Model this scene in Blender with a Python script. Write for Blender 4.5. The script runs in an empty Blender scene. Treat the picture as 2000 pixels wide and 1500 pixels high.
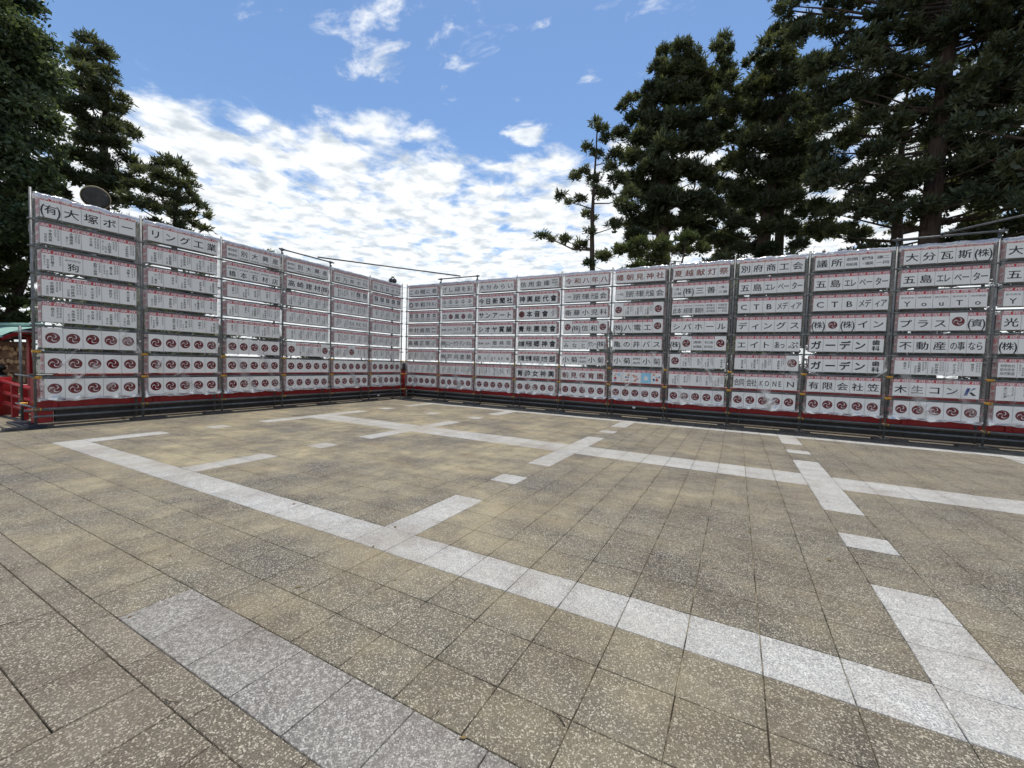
import bpy, math, random
import numpy as np
from mathutils import Matrix, Vector

S = bpy.context.scene
COL = S.collection
R = math.radians

# ------------------------------------------------------------------ camera
CAM = np.array([12.909, -13.926, 1.665])
FPX = 814.25                       # focal length in pixels of the 2000 px wide photograph
YAW, PITCH, ROLL = R(118.239), R(-2.80), R(1.763)
def cam_axes():
    cy, sy = math.cos(YAW), math.sin(YAW)
    f = np.array([cy*math.cos(PITCH), sy*math.cos(PITCH), math.sin(PITCH)])
    r = np.array([sy, -cy, 0.0]); u = np.cross(r, f)
    return (r*math.cos(ROLL)+u*math.sin(ROLL), -r*math.sin(ROLL)+u*math.cos(ROLL), f)
AR, AU, AF = cam_axes()
cd = bpy.data.cameras.new('camera'); cam = bpy.data.objects.new('camera', cd); COL.objects.link(cam)
cd.sensor_fit = 'HORIZONTAL'; cd.sensor_width = 36.0; cd.lens = 36.0*FPX/2000
cd.clip_start = 0.05; cd.clip_end = 6000
M = Matrix.Identity(4)
for k in range(3):
    M[k][0], M[k][1], M[k][2], M[k][3] = AR[k], AU[k], -AF[k], CAM[k]
cam.matrix_world = M
S.camera = cam
def ray(px, py): return AF + AR*(px-1000)/FPX + AU*(750-py)/FPX
def at_x(px, py, X): d = ray(px, py); return CAM + d*((X-CAM[0])/d[0])
def at_y(px, py, Y): d = ray(px, py); return CAM + d*((Y-CAM[1])/d[1])

# ------------------------------------------------------------------ sky, sun, exposure
SUN_EL, SUN_AZ = R(80.5), math.atan2(-0.25, 0.97)       # high sun, just behind the long lantern wall
w = bpy.data.worlds.new('World'); S.world = w; w.use_nodes = True
nt = w.node_tree; nt.nodes.clear()
def nd(t, **kw):
    n = nt.nodes.new(t)
    for k, v in kw.items(): setattr(n, k, v)
    return n
def mth(op, a=None, b=None, c=None):
    n = nt.nodes.new('ShaderNodeMath'); n.operation = op
    for i, v in enumerate((a, b, c)):
        if v is None: continue
        if isinstance(v, (int, float)): n.inputs[i].default_value = v
        else: nt.links.new(v, n.inputs[i])
    return n.outputs[0]
sky = nd('ShaderNodeTexSky', sky_type='NISHITA'); sky.sun_disc = False
sky.sun_elevation = SUN_EL; sky.sun_rotation = SUN_AZ; sky.air_density = 1.0; sky.dust_density = 0.3; sky.ozone_density = 2.0
bg = nd('ShaderNodeBackground'); bg.inputs['Strength'].default_value = 0.100
hsv = nd('ShaderNodeHueSaturation'); hsv.inputs['Saturation'].default_value = 1.08
nt.links.new(sky.outputs[0], hsv.inputs['Color']); nt.links.new(hsv.outputs[0], bg.inputs['Color'])
tc = nd('ShaderNodeTexCoord'); sx = nd('ShaderNodeSeparateXYZ'); nt.links.new(tc.outputs['Generated'], sx.inputs[0])
zc = mth('MAXIMUM', sx.outputs[2], 0.03)
u_ = mth('DIVIDE', sx.outputs[0], mth('ADD', zc, 0.06)); v_ = mth('DIVIDE', sx.outputs[1], mth('ADD', zc, 0.06))
cb = nd('ShaderNodeCombineXYZ'); nt.links.new(u_, cb.inputs[0]); nt.links.new(v_, cb.inputs[1])
def cnoise(scale, detail, rough, off, dist=0.0, stretch=(1, 1, 1), rot=0.0):
    mp = nd('ShaderNodeMapping'); mp.inputs['Location'].default_value = off; mp.inputs['Scale'].default_value = stretch
    mp.inputs['Rotation'].default_value = (0, 0, rot)
    nt.links.new(cb.outputs[0], mp.inputs[0])
    n = nd('ShaderNodeTexNoise'); n.inputs['Scale'].default_value = scale; n.inputs['Detail'].default_value = detail
    n.inputs['Roughness'].default_value = rough; n.inputs['Distortion'].default_value = dist
    nt.links.new(mp.outputs[0], n.inputs['Vector']); return n.outputs['Fac']
def sstep(x, a, b):
    n = nd('ShaderNodeMapRange'); n.interpolation_type = 'SMOOTHSTEP'
    nt.links.new(x, n.inputs[0]); n.inputs[1].default_value = a; n.inputs[2].default_value = b; return n.outputs[0]
# one broken cloud sheet that closes up towards the horizon all round (unseen part added for fill light), with thin scattered cloud overhead
dist = mth('SQRT', mth('ADD', mth('MULTIPLY', u_, u_), mth('MULTIPLY', v_, v_)))
big = cnoise(1.6, 3, 0.5, (3.1, 1.7, 0))
bank = mth('ADD', mth('SUBTRACT', dist, 1.86), mth('MULTIPLY', mth('SUBTRACT', big, 0.5), 0.8))
bank = mth('MINIMUM', mth('MULTIPLY', bank, 0.7), mth('ADD', 0.075, mth('MULTIPLY', dist, 0.026)))
fine = cnoise(4.6, 8, 0.58, (0.4, 2.2, 0), 0.2, (1.0, 1.0, 1), 0.4)
bankm = sstep(mth('ADD', bank, fine), 0.42, 0.65)
def spot(cu, cv, r):
    d2 = mth('ADD', mth('POWER', mth('SUBTRACT', u_, cu), 2.0), mth('POWER', mth('SUBTRACT', v_, cv), 2.0))
    return mth('POWER', 2.718, mth('MULTIPLY', d2, -1.0/(r*r)))
puff = cnoise(5.5, 8, 0.62, (1.35, 4.4, 0), 0.35, (1, 1.5, 1), 0.9)
puffs = mth('ADD', mth('SUBTRACT', puff, 0.10), mth('ADD', mth('MULTIPLY', spot(-.90, .84, .30), 0.185), mth('ADD', mth('MULTIPLY', spot(-.775, 1.475, .085), 0.36), mth('MULTIPLY', spot(-.2, 1.15, .3), 0.08))))
puffm = mth('MULTIPLY', sstep(puffs, 0.54, 0.76), 0.85)
cm = mth('MINIMUM', mth('MAXIMUM', bankm, puffm), 0.97)
low = sstep(sx.outputs[2], -0.02, 0.0)
cm = mth('MULTIPLY', cm, low)
shade = cnoise(7.5, 5, 0.55, (5.4, 0.3, 0))
ccr = nd('ShaderNodeMix', data_type='RGBA'); ccr.inputs[6].default_value = (0.56, 0.615, 0.665, 1); ccr.inputs[7].default_value = (0.93, 0.95, 0.955, 1)
nt.links.new(sstep(shade, 0.3, 0.58), ccr.inputs[0])
bgc = nd('ShaderNodeBackground'); bgc.inputs['Strength'].default_value = 0.70; nt.links.new(ccr.outputs[2], bgc.inputs['Color'])
mxs = nd('ShaderNodeMixShader'); nt.links.new(cm, mxs.inputs[0]); nt.links.new(bg.outputs[0], mxs.inputs[1]); nt.links.new(bgc.outputs[0], mxs.inputs[2])
wo = nd('ShaderNodeOutputWorld'); nt.links.new(mxs.outputs[0], wo.inputs[0])

sl = bpy.data.lights.new('sun', 'SUN'); sl.energy = 2.6; sl.angle = R(0.6); sl.color = (1.0, 0.955, 0.88)
so = bpy.data.objects.new('sun', sl); COL.objects.link(so)
TS = Vector((math.sin(SUN_AZ)*math.cos(SUN_EL), math.cos(SUN_AZ)*math.cos(SUN_EL), math.sin(SUN_EL)))
so.rotation_euler = TS.to_track_quat('Z', 'Y').to_euler(); so.location = (0, 0, 40)
S.view_settings.view_transform = 'Standard'; S.view_settings.look = 'None'
S.view_settings.exposure = 0.74; S.view_settings.gamma = 1.0; S.view_settings.use_curve_mapping = False
S.render.engine = 'CYCLES'; S.cycles.use_denoising = True
S.cycles.max_bounces = 8; S.cycles.transparent_max_bounces = 24; S.cycles.diffuse_bounces = 4

random.seed(7); RNG = np.random.default_rng(7)

# ------------------------------------------------------------------ materials
MAT = {}
def new_mat(name):
    m = bpy.data.materials.new(name); m.use_nodes = True; t = m.node_tree
    b = t.nodes['Principled BSDF']; MAT[name] = m
    return m, t, b
def link(t, a, b): t.links.new(a, b)
def tnode(t, typ, **kw):
    n = t.nodes.new(typ)
    for k, v in kw.items():
        if k in n.inputs: n.inputs[k].default_value = v
        else: setattr(n, k, v)
    return n
def ramp(t, src, stops):
    r = t.nodes.new('ShaderNodeValToRGB'); e = r.color_ramp.elements
    while len(e) < len(stops): e.new(0.5)
    for el, (p, c) in zip(e, stops):
        el.position = p; el.color = (c, c, c, 1) if isinstance(c, (int, float)) else (*c, 1)
    t.links.new(src, r.inputs[0]); return r.outputs[0]
def mixc(t, fac, a, b, mode='MIX'):
    n = t.nodes.new('ShaderNodeMix'); n.data_type = 'RGBA'; n.blend_type = mode
    for i, v in ((0, fac), (6, a), (7, b)):
        if isinstance(v, (int, float)): n.inputs[i].default_value = v
        elif isinstance(v, tuple): n.inputs[i].default_value = (*v, 1)
        else: t.links.new(v, n.inputs[i])
    return n.outputs[2]
def bump(t, b, h, s, d=0.01):
    n = tnode(t, 'ShaderNodeBump'); n.inputs['Strength'].default_value = s; n.inputs['Distance'].default_value = d
    t.links.new(h, n.inputs['Height']); t.links.new(n.outputs[0], b.inputs['Normal'])
def simple(name, col, rough=0.6, metal=0.0, var=0.25, scale=8.0, spec=0.4, bmp=0.0):
    """plain paint / wood / metal with blotchy wear"""
    m, t, b = new_mat(name)
    tcn = tnode(t, 'ShaderNodeTexCoord'); oi = tnode(t, 'ShaderNodeObjectInfo')
    add = tnode(t, 'ShaderNodeVectorMath', operation='ADD')
    link(t, tcn.outputs['Object'], add.inputs[0]); link(t, oi.outputs['Random'], add.inputs[1])
    n = tnode(t, 'ShaderNodeTexNoise', Scale=scale, Detail=6.0, Roughness=0.65); link(t, add.outputs[0], n.inputs['Vector'])
    lo = tuple(c*(1-var) for c in col); hi = tuple(min(1, c*(1+var)) for c in col)
    link(t, mixc(t, ramp(t, n.outputs[0], [(0.3, 0.0), (0.72, 1.0)]), lo, hi), b.inputs['Base Color'])
    b.inputs['Roughness'].default_value = rough; b.inputs['Metallic'].default_value = metal
    b.inputs['Specular IOR Level'].default_value = spec
    if bmp: bump(t, b, n.outputs[0], bmp, 0.01)
    return m

def stone(name, base, dark, light, speck, dirt, rough=0.75, mott=0.5, wetgloss=0.3, grain=None, ns=14.0, ct=(0.35, 0.68)):
    """exposed-aggregate paving: chips, mottling, sandy dirt in drifts, per-tile tone"""
    m, t, b = new_mat(name)
    geo = tnode(t, 'ShaderNodeNewGeometry'); P = geo.outputs['Position']
    at = tnode(t, 'ShaderNodeAttribute', attribute_name='tone')
    tone = at.outputs['Fac']
    v1 = tnode(t, 'ShaderNodeTexVoronoi', Scale=150.0); link(t, P, v1.inputs['Vector'])
    v2 = tnode(t, 'ShaderNodeTexVoronoi', Scale=310.0); link(t, P, v2.inputs['Vector'])
    sep = tnode(t, 'ShaderNodeSeparateColor'); link(t, v1.outputs['Color'], sep.inputs[0])
    sep2 = tnode(t, 'ShaderNodeSeparateColor'); link(t, v2.outputs['Color'], sep2.inputs[0])
    chips = ramp(t, sep.outputs[0], [(0.72, 0.0), (0.97, 0.95)])
    chips2 = ramp(t, sep2.outputs[1], [(0.45, 0.0), (0.95, 1.0)])
    n1 = tnode(t, 'ShaderNodeTexNoise', Scale=ns, Detail=8.0, Roughness=0.7); link(t, P, n1.inputs['Vector'])
    n2 = tnode(t, 'ShaderNodeTexNoise', Scale=0.6, Detail=9.0, Roughness=0.68); link(t, P, n2.inputs['Vector'])
    n3 = tnode(t, 'ShaderNodeTexNoise', Scale=2.6, Detail=6.0, Roughness=0.7); link(t, P, n3.inputs['Vector'])
    c = mixc(t, ramp(t, n1.outputs[0], [(ct[0], 0.0), (ct[1], 1.0)]), dark, base)
    c = mixc(t, tone, c, mixc(t, 1.0, c, light, 'MULTIPLY'))
    c = mixc(t, chips, c, speck)
    f2 = tnode(t, 'ShaderNodeMath', operation='MULTIPLY'); link(t, chips2, f2.inputs[0]); f2.inputs[1].default_value = mott
    c = mixc(t, f2.outputs[0], c, tuple(0.5*(x+y) for x, y in zip(base, speck)))
    if grain: c = mixc(t, ramp(t, sep.outputs[2], [(0.55, 0.0), (0.72, 0.85)]), c, grain)
    dm = tnode(t, 'ShaderNodeMath', operation='MULTIPLY')
    link(t, ramp(t, n2.outputs[0], [(0.38, 0.0), (0.60, 1.0)]), dm.inputs[0]); link(t, ramp(t, n3.outputs[0], [(0.34, 0.35), (0.60, 1.0)]), dm.inputs[1])
    # blown sand thickest mid-court; its thinning outward also paints in the right-hand shade
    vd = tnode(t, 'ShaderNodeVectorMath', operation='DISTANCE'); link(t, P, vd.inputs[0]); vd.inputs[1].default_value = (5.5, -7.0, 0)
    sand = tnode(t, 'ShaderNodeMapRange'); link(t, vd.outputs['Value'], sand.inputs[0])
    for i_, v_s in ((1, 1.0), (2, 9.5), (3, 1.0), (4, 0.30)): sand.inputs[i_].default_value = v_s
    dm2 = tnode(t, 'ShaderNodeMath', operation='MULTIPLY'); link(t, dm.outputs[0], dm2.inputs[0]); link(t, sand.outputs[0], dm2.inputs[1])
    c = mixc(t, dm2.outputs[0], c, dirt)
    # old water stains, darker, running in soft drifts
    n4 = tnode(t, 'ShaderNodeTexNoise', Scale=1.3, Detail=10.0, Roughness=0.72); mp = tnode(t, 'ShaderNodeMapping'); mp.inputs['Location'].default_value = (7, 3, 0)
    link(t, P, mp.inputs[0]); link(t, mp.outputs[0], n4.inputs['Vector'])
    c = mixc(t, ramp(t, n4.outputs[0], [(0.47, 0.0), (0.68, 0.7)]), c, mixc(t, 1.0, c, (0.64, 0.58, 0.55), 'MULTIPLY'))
    link(t, c, b.inputs['Base Color'])
    rr = ramp(t, n1.outputs[0], [(0.3, rough-0.18), (0.7, rough+0.12)]); link(t, rr, b.inputs['Roughness'])
    b.inputs['Specular IOR Level'].default_value = wetgloss
    hb = tnode(t, 'ShaderNodeMath', operation='ADD'); link(t, chips, hb.inputs[0]); link(t, n1.outputs[0], hb.inputs[1])
    bump(t, b, hb.outputs[0], 0.35, 0.004)
    return m
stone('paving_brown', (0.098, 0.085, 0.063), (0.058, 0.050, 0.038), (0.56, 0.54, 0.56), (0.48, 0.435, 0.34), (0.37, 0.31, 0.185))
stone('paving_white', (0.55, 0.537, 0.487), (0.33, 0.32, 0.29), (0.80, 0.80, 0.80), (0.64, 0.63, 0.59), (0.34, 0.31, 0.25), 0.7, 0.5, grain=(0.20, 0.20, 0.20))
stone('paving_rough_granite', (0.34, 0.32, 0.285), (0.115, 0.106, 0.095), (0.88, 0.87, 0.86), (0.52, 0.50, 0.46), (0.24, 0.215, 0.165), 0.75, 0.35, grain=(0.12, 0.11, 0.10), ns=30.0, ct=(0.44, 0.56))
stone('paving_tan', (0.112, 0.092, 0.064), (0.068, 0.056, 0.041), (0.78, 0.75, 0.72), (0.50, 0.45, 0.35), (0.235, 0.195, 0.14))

def joint_mat():
    m, t, b = new_mat('joint_sand')
    geo = tnode(t, 'ShaderNodeNewGeometry')
    n = tnode(t, 'ShaderNodeTexNoise', Scale=3.0, Detail=7.0, Roughness=0.75); link(t, geo.outputs['Position'], n.inputs['Vector'])
    n2 = tnode(t, 'ShaderNodeTexNoise', Scale=1.1, Detail=4.0); mp = tnode(t, 'ShaderNodeMapping'); mp.inputs['Location'].default_value = (4, 9, 0)
    link(t, geo.outputs['Position'], mp.inputs[0]); link(t, mp.outputs[0], n2.inputs['Vector'])
    c = mixc(t, ramp(t, n.outputs[0], [(0.42, 0.0), (0.62, 1.0)]), (0.035, 0.030, 0.024), (0.30, 0.265, 0.19))
    c = mixc(t, ramp(t, n2.outputs[0], [(0.60, 0.0), (0.72, 0.7)]), c, (0.05, 0.06, 0.02))
    link(t, c, b.inputs['Base Color']); b.inputs['Roughness'].default_value = 0.95; b.inputs['Specular IOR Level'].default_value = 0.1
joint_mat()
def terrain_mat():
    m, t, b = new_mat('hill_ground')
    geo = tnode(t, 'ShaderNodeNewGeometry')
    n = tnode(t, 'ShaderNodeTexNoise', Scale=0.35, Detail=8.0, Roughness=0.7); link(t, geo.outputs['Position'], n.inputs['Vector'])
    link(t, mixc(t, ramp(t, n.outputs[0], [(0.38, 0.0), (0.64, 1.0)]), (0.045, 0.055, 0.03), (0.13, 0.105, 0.075)), b.inputs['Base Color'])
    b.inputs['Roughness'].default_value = 0.95
terrain_mat()

def paper_mat():
    m, t, b = new_mat('paper'); t.nodes.remove(b)
    out = t.nodes['Material Output']
    tcn = tnode(t, 'ShaderNodeTexCoord'); oi = tnode(t, 'ShaderNodeObjectInfo')
    n = tnode(t, 'ShaderNodeTexNoise', Scale=5.0, Detail=5.0); link(t, tcn.outputs['Object'], n.inputs['Vector'])
    c = mixc(t, n.outputs[0], (0.90, 0.875, 0.815), (0.94, 0.92, 0.87))
    d = tnode(t, 'ShaderNodeBsdfDiffuse'); tr = tnode(t, 'ShaderNodeBsdfTranslucent')
    link(t, c, d.inputs[0]); link(t, c, tr.inputs[0])
    mx = tnode(t, 'ShaderNodeMixShader'); mx.inputs[0].default_value = 0.07
    link(t, d.outputs[0], mx.inputs[1]); link(t, tr.outputs[0], mx.inputs[2]); link(t, mx.outputs[0], out.inputs[0])
paper_mat()
def plastic_mat():
    m, t, b = new_mat('clear_plastic'); t.nodes.remove(b)
    out = t.nodes['Material Output']
    tcn = tnode(t, 'ShaderNodeTexCoord'); oi = tnode(t, 'ShaderNodeObjectInfo')
    add = tnode(t, 'ShaderNodeVectorMath', operation='ADD'); link(t, tcn.outputs['Object'], add.inputs[0]); link(t, oi.outputs['Random'], add.inputs[1])
    n = tnode(t, 'ShaderNodeTexNoise', Scale=3.0, Detail=6.0, Roughness=0.65, Distortion=1.2); link(t, add.outputs[0], n.inputs['Vector'])
    tr = tnode(t, 'ShaderNodeBsdfTransparent'); tr.inputs[0].default_value = (0.99, 0.99, 0.99, 1)
    df = tnode(t, 'ShaderNodeBsdfDiffuse'); df.inputs[0].default_value = (0.78, 0.79, 0.80, 1)
    tl = tnode(t, 'ShaderNodeBsdfTranslucent'); tl.inputs[0].default_value = (0.80, 0.81, 0.82, 1)
    gl = tnode(t, 'ShaderNodeBsdfGlossy'); gl.inputs['Roughness'].default_value = 0.12; gl.inputs[0].default_value = (0.9, 0.9, 0.9, 1)
    bp = tnode(t, 'ShaderNodeBump'); bp.inputs['Strength'].default_value = 0.5; bp.inputs['Distance'].default_value = 0.02
    link(t, n.outputs[0], bp.inputs['Height']); link(t, bp.outputs[0], gl.inputs['Normal'])
    a = tnode(t, 'ShaderNodeMixShader'); a.inputs[0].default_value = 0.45; link(t, df.outputs[0], a.inputs[1]); link(t, tl.outputs[0], a.inputs[2])
    g = tnode(t, 'ShaderNodeMixShader'); g.inputs[0].default_value = 0.35; link(t, a.outputs[0], g.inputs[1]); link(t, gl.outputs[0], g.inputs[2])
    fr = tnode(t, 'ShaderNodeAttribute', attribute_name='veil')
    mx = tnode(t, 'ShaderNodeMixShader'); link(t, fr.outputs['Fac'], mx.inputs[0])
    link(t, tr.outputs[0], mx.inputs[1]); link(t, g.outputs[0], mx.inputs[2]); link(t, mx.outputs[0], out.inputs[0])
plastic_mat()
simple('red_print', (0.55, 0.045, 0.06), 0.7, var=0.08, spec=0.2)
simple('crest_red', (0.15, 0.014, 0.017), 0.7, var=0.10, spec=0.2)
simple('ink', (0.018, 0.018, 0.022), 0.7, var=0.1, spec=0.2)
simple('grey_ink', (0.10, 0.10, 0.105), 0.7, var=0.1, spec=0.2)
simple('brown_ink', (0.22, 0.035, 0.02), 0.7, var=0.1, spec=0.2)
simple('white_print', (0.80, 0.78, 0.76), 0.7, var=0.04, spec=0.2)
simple('sky_blue_print', (0.32, 0.62, 0.76), 0.7, var=0.1, spec=0.2)
simple('navy_print', (0.02, 0.05, 0.20), 0.7, var=0.1, spec=0.2)
simple('peach_print', (0.62, 0.33, 0.20), 0.7, var=0.1, spec=0.2)
simple('lantern_frame', (0.30, 0.29, 0.28), 0.7, var=0.3, scale=4)
simple('pale_frame', (0.52, 0.50, 0.48), 0.7, var=0.2, scale=4)
simple('galvanised', (0.145, 0.15, 0.15), 0.5, 0.35, var=0.35, scale=9, bmp=0.1)
simple('dark_tube', (0.13, 0.135, 0.14), 0.5, 0.5, var=0.4, scale=9, bmp=0.1)
simple('clamp_yellow', (0.62, 0.34, 0.06), 0.5, 0.3, var=0.35, scale=30)
simple('sole_timber', (0.10, 0.085, 0.07), 0.85, var=0.4, scale=12, bmp=0.3)
simple('blue_black_board', (0.022, 0.026, 0.035), 0.6, var=0.4, scale=10)
simple('vermilion', (0.33, 0.018, 0.022), 0.42, var=0.22, scale=5, bmp=0.05)
simple('dark_board', (0.026, 0.027, 0.030), 0.55, var=0.5, scale=6, bmp=0.2)
simple('black_metal', (0.018, 0.018, 0.02), 0.4, 0.3, var=0.3)
simple('copper_green', (0.26, 0.42, 0.36), 0.6, var=0.2, scale=7)
simple('cedar_wood', (0.17, 0.085, 0.045), 0.75, var=0.3, scale=14)
simple('plaque_wood', (0.36, 0.22, 0.12), 0.75, var=0.35, scale=20)
simple('lamp_grey', (0.075, 0.078, 0.082), 0.5, 0.2, var=0.3)
simple('lamp_tan', (0.36, 0.30, 0.19), 0.6, var=0.2)
simple('lamp_glass', (0.06, 0.062, 0.066), 0.18, var=0.3)
simple('concrete', (0.24, 0.23, 0.21), 0.85, var=0.25, scale=4, bmp=0.2)
simple('dry_leaf', (0.16, 0.11, 0.04), 0.8, var=0.4, scale=40)
simple('twig', (0.04, 0.028, 0.018), 0.9, var=0.3)
def bark_mat():
    m, t, b = new_mat('bark')
    tcn = tnode(t, 'ShaderNodeTexCoord'); mp = tnode(t, 'ShaderNodeMapping'); mp.inputs['Scale'].default_value = (9, 9, 0.7); link(t, tcn.outputs['Object'], mp.inputs[0])
    n = tnode(t, 'ShaderNodeTexNoise', Scale=2.0, Detail=8.0, Roughness=0.7); link(t, mp.outputs[0], n.inputs['Vector'])
    link(t, mixc(t, ramp(t, n.outputs[0], [(0.35, 0.0), (0.7, 1.0)]), (0.028, 0.019, 0.014), (0.125, 0.088, 0.064)), b.inputs['Base Color'])
    b.inputs['Roughness'].default_value = 0.95; bump(t, b, n.outputs[0], 0.8, 0.05)
bark_mat()
def leaf_mat(name, a, c_, tr_=0.3):
    m, t, b = new_mat(name); t.nodes.remove(b); out = t.nodes['Material Output']
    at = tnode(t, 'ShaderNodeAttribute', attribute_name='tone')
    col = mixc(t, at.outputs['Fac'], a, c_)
    d = tnode(t, 'ShaderNodeBsdfDiffuse'); tl = tnode(t, 'ShaderNodeBsdfTranslucent'); g = tnode(t, 'ShaderNodeBsdfGlossy')
    link(t, col, d.inputs[0]); link(t, mixc(t, 1.0, col, (1.25, 1.25, 0.7), 'MULTIPLY'), tl.inputs[0])
    g.inputs['Roughness'].default_value = 0.45; g.inputs[0].default_value = (0.5, 0.55, 0.5, 1)
    m1 = tnode(t, 'ShaderNodeMixShader'); m1.inputs[0].default_value = tr_; link(t, d.outputs[0], m1.inputs[1]); link(t, tl.outputs[0], m1.inputs[2])
    m2 = tnode(t, 'ShaderNodeMixShader'); m2.inputs[0].default_value = 0.06; link(t, m1.outputs[0], m2.inputs[1]); link(t, g.outputs[0], m2.inputs[2])
    link(t, m2.outputs[0], out.inputs[0])
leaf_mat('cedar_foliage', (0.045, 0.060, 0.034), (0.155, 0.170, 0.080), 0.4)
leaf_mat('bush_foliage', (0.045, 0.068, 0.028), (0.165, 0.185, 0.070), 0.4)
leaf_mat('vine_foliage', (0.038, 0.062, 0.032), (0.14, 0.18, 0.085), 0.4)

# ------------------------------------------------------------------ mesh helpers
class MB:
    """collects boxes, tubes, lathes and polygons; build() links them as one mesh object"""
    def __init__(s): s.v = []; s.f = []; s.m = []; s.sm = []
    def poly(s, pts, m=0):
        k = len(s.v); s.v += [tuple(p) for p in pts]; s.f.append(tuple(range(k, k+len(pts)))); s.m.append(m); s.sm.append(False); return s
    def box(s, lo, hi, m=0, bev=0.0):
        (x0, y0, z0), (x1, y1, z1) = lo, hi
        if bev <= 0:
            k = len(s.v)
            s.v += [(x0, y0, z0), (x1, y0, z0), (x1, y1, z0), (x0, y1, z0), (x0, y0, z1), (x1, y0, z1), (x1, y1, z1), (x0, y1, z1)]
            for f in ((0, 3, 2, 1), (4, 5, 6, 7), (0, 1, 5, 4), (1, 2, 6, 5), (2, 3, 7, 6), (3, 0, 4, 7)):
                s.f.append(tuple(k+i for i in f)); s.m.append(m); s.sm.append(False)
            return s
        b = bev; k = len(s.v)                               # four-layer box with chamfered edges
        def ringr(i, z):
            s.v.extend([(x0+i, y0+b, z), (x0+b, y0+i, z), (x1-b, y0+i, z), (x1-i, y0+b, z), (x1-i, y1-b, z), (x1-b, y1-i, z), (x0+b, y1-i, z), (x0+i, y1-b, z)])
        ringr(b*0.999, z0); ringr(0, z0+b); ringr(0, z1-b); ringr(b*0.999, z1)
        for L in range(3):
            for i in range(8):
                j = (i+1) % 8
                s.f.append((k+L*8+i, k+L*8+j, k+L*8+8+j, k+L*8+8+i)); s.m.append(m); s.sm.append(False)
        s.f.append(tuple(k+i for i in range(7, -1, -1))); s.m.append(m); s.sm.append(False)
        s.f.append(tuple(k+24+i for i in range(8))); s.m.append(m); s.sm.append(False)
        return s
    def tube(s, pts, rad, n=8, m=0, cap=True):
        pts = [Vector(p) for p in pts]; rs = rad if isinstance(rad, (list, tuple)) else [rad]*len(pts)
        k0 = len(s.v); prev = None
        for i, p in enumerate(pts):
            d = (pts[min(i+1, len(pts)-1)]-pts[max(i-1, 0)]).normalized()
            if prev is None: a = d.orthogonal().normalized()
            else: a = (prev-d*prev.dot(d)).normalized()
            prev = a; b = d.cross(a)
            for q in range(n):
                an = 2*math.pi*q/n; s.v.append(tuple(p+(a*math.cos(an)+b*math.sin(an))*rs[i]))
        for i in range(len(pts)-1):
            for q in range(n):
                r = (q+1) % n
                s.f.append((k0+i*n+q, k0+i*n+r, k0+(i+1)*n+r, k0+(i+1)*n+q)); s.m.append(m); s.sm.append(True)
        if cap:
            s.f.append(tuple(k0+q for q in range(n-1, -1, -1))); s.m.append(m); s.sm.append(False)
            e = k0+(len(pts)-1)*n; s.f.append(tuple(e+q for q in range(n))); s.m.append(m); s.sm.append(False)
        return s
    def lathe(s, prof, n=20, m=0, mats=None):
        k0 = len(s.v)
        for r, z in prof:
            for q in range(n): an = 2*math.pi*q/n; s.v.append((r*math.cos(an), r*math.sin(an), z))
        for i in range(len(prof)-1):
            for q in range(n):
                r = (q+1) % n
                s.f.append((k0+i*n+q, k0+i*n+r, k0+(i+1)*n+r, k0+(i+1)*n+q)); s.m.append(mats[i] if mats else m); s.sm.append(True)
        return s
    def mesh(s, name, mats):
        me = bpy.data.meshes.new(name); me.from_pydata(s.v, [], s.f)
        for x in (mats if isinstance(mats, (list, tuple)) else [mats]): me.materials.append(MAT[x])
        me.polygons.foreach_set('material_index', s.m); me.polygons.foreach_set('use_smooth', s.sm); me.update(); return me
    def build(s, name, mats, parent=None, loc=None, rot=None): return place(name, s.mesh(name, mats), parent, loc, rot)
def place(name, me, parent=None, loc=None, rot=None):
    o = bpy.data.objects.new(name, me); COL.objects.link(o)
    if parent is not None: o.parent = parent
    if loc is not None: o.location = loc
    if rot is not None: o.rotation_euler = rot
    return o
def empty(name, loc=(0, 0, 0), rz=0.0): return place(name, None, None, loc, (0, 0, rz))
def tag(o, label, cat, group=None, kind=None):
    o['label'] = label
    if kind != 'structure' and cat: o['category'] = cat
    elif cat: o['category'] = cat
    if group: o['group'] = group
    if kind: o['kind'] = kind
    return o
def np_mesh(name, V, F, mats, attrs=None, midx=None, smooth=False):
    """fast mesh from arrays; F is (n,3) or (n,4)"""
    V = np.asarray(V, np.float32); F = np.asarray(F, np.int32); k = F.shape[1]
    me = bpy.data.meshes.new(name); me.vertices.add(len(V)); me.vertices.foreach_set('co', V.ravel())
    me.loops.add(F.size); me.loops.foreach_set('vertex_index', F.ravel())
    me.polygons.add(len(F)); me.polygons.foreach_set('loop_start', np.arange(0, F.size, k, dtype=np.int32))
    for x in mats: me.materials.append(MAT[x])
    if midx is not None: me.polygons.foreach_set('material_index', np.asarray(midx, np.int32))
    if smooth: me.polygons.foreach_set('use_smooth', np.ones(len(F), bool))
    for an, (dom, arr) in (attrs or {}).items():
        a = me.attributes.new(an, 'FLOAT', dom); a.data.foreach_set('value', np.asarray(arr, np.float32))
    me.update(calc_edges=True); return me

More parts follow.
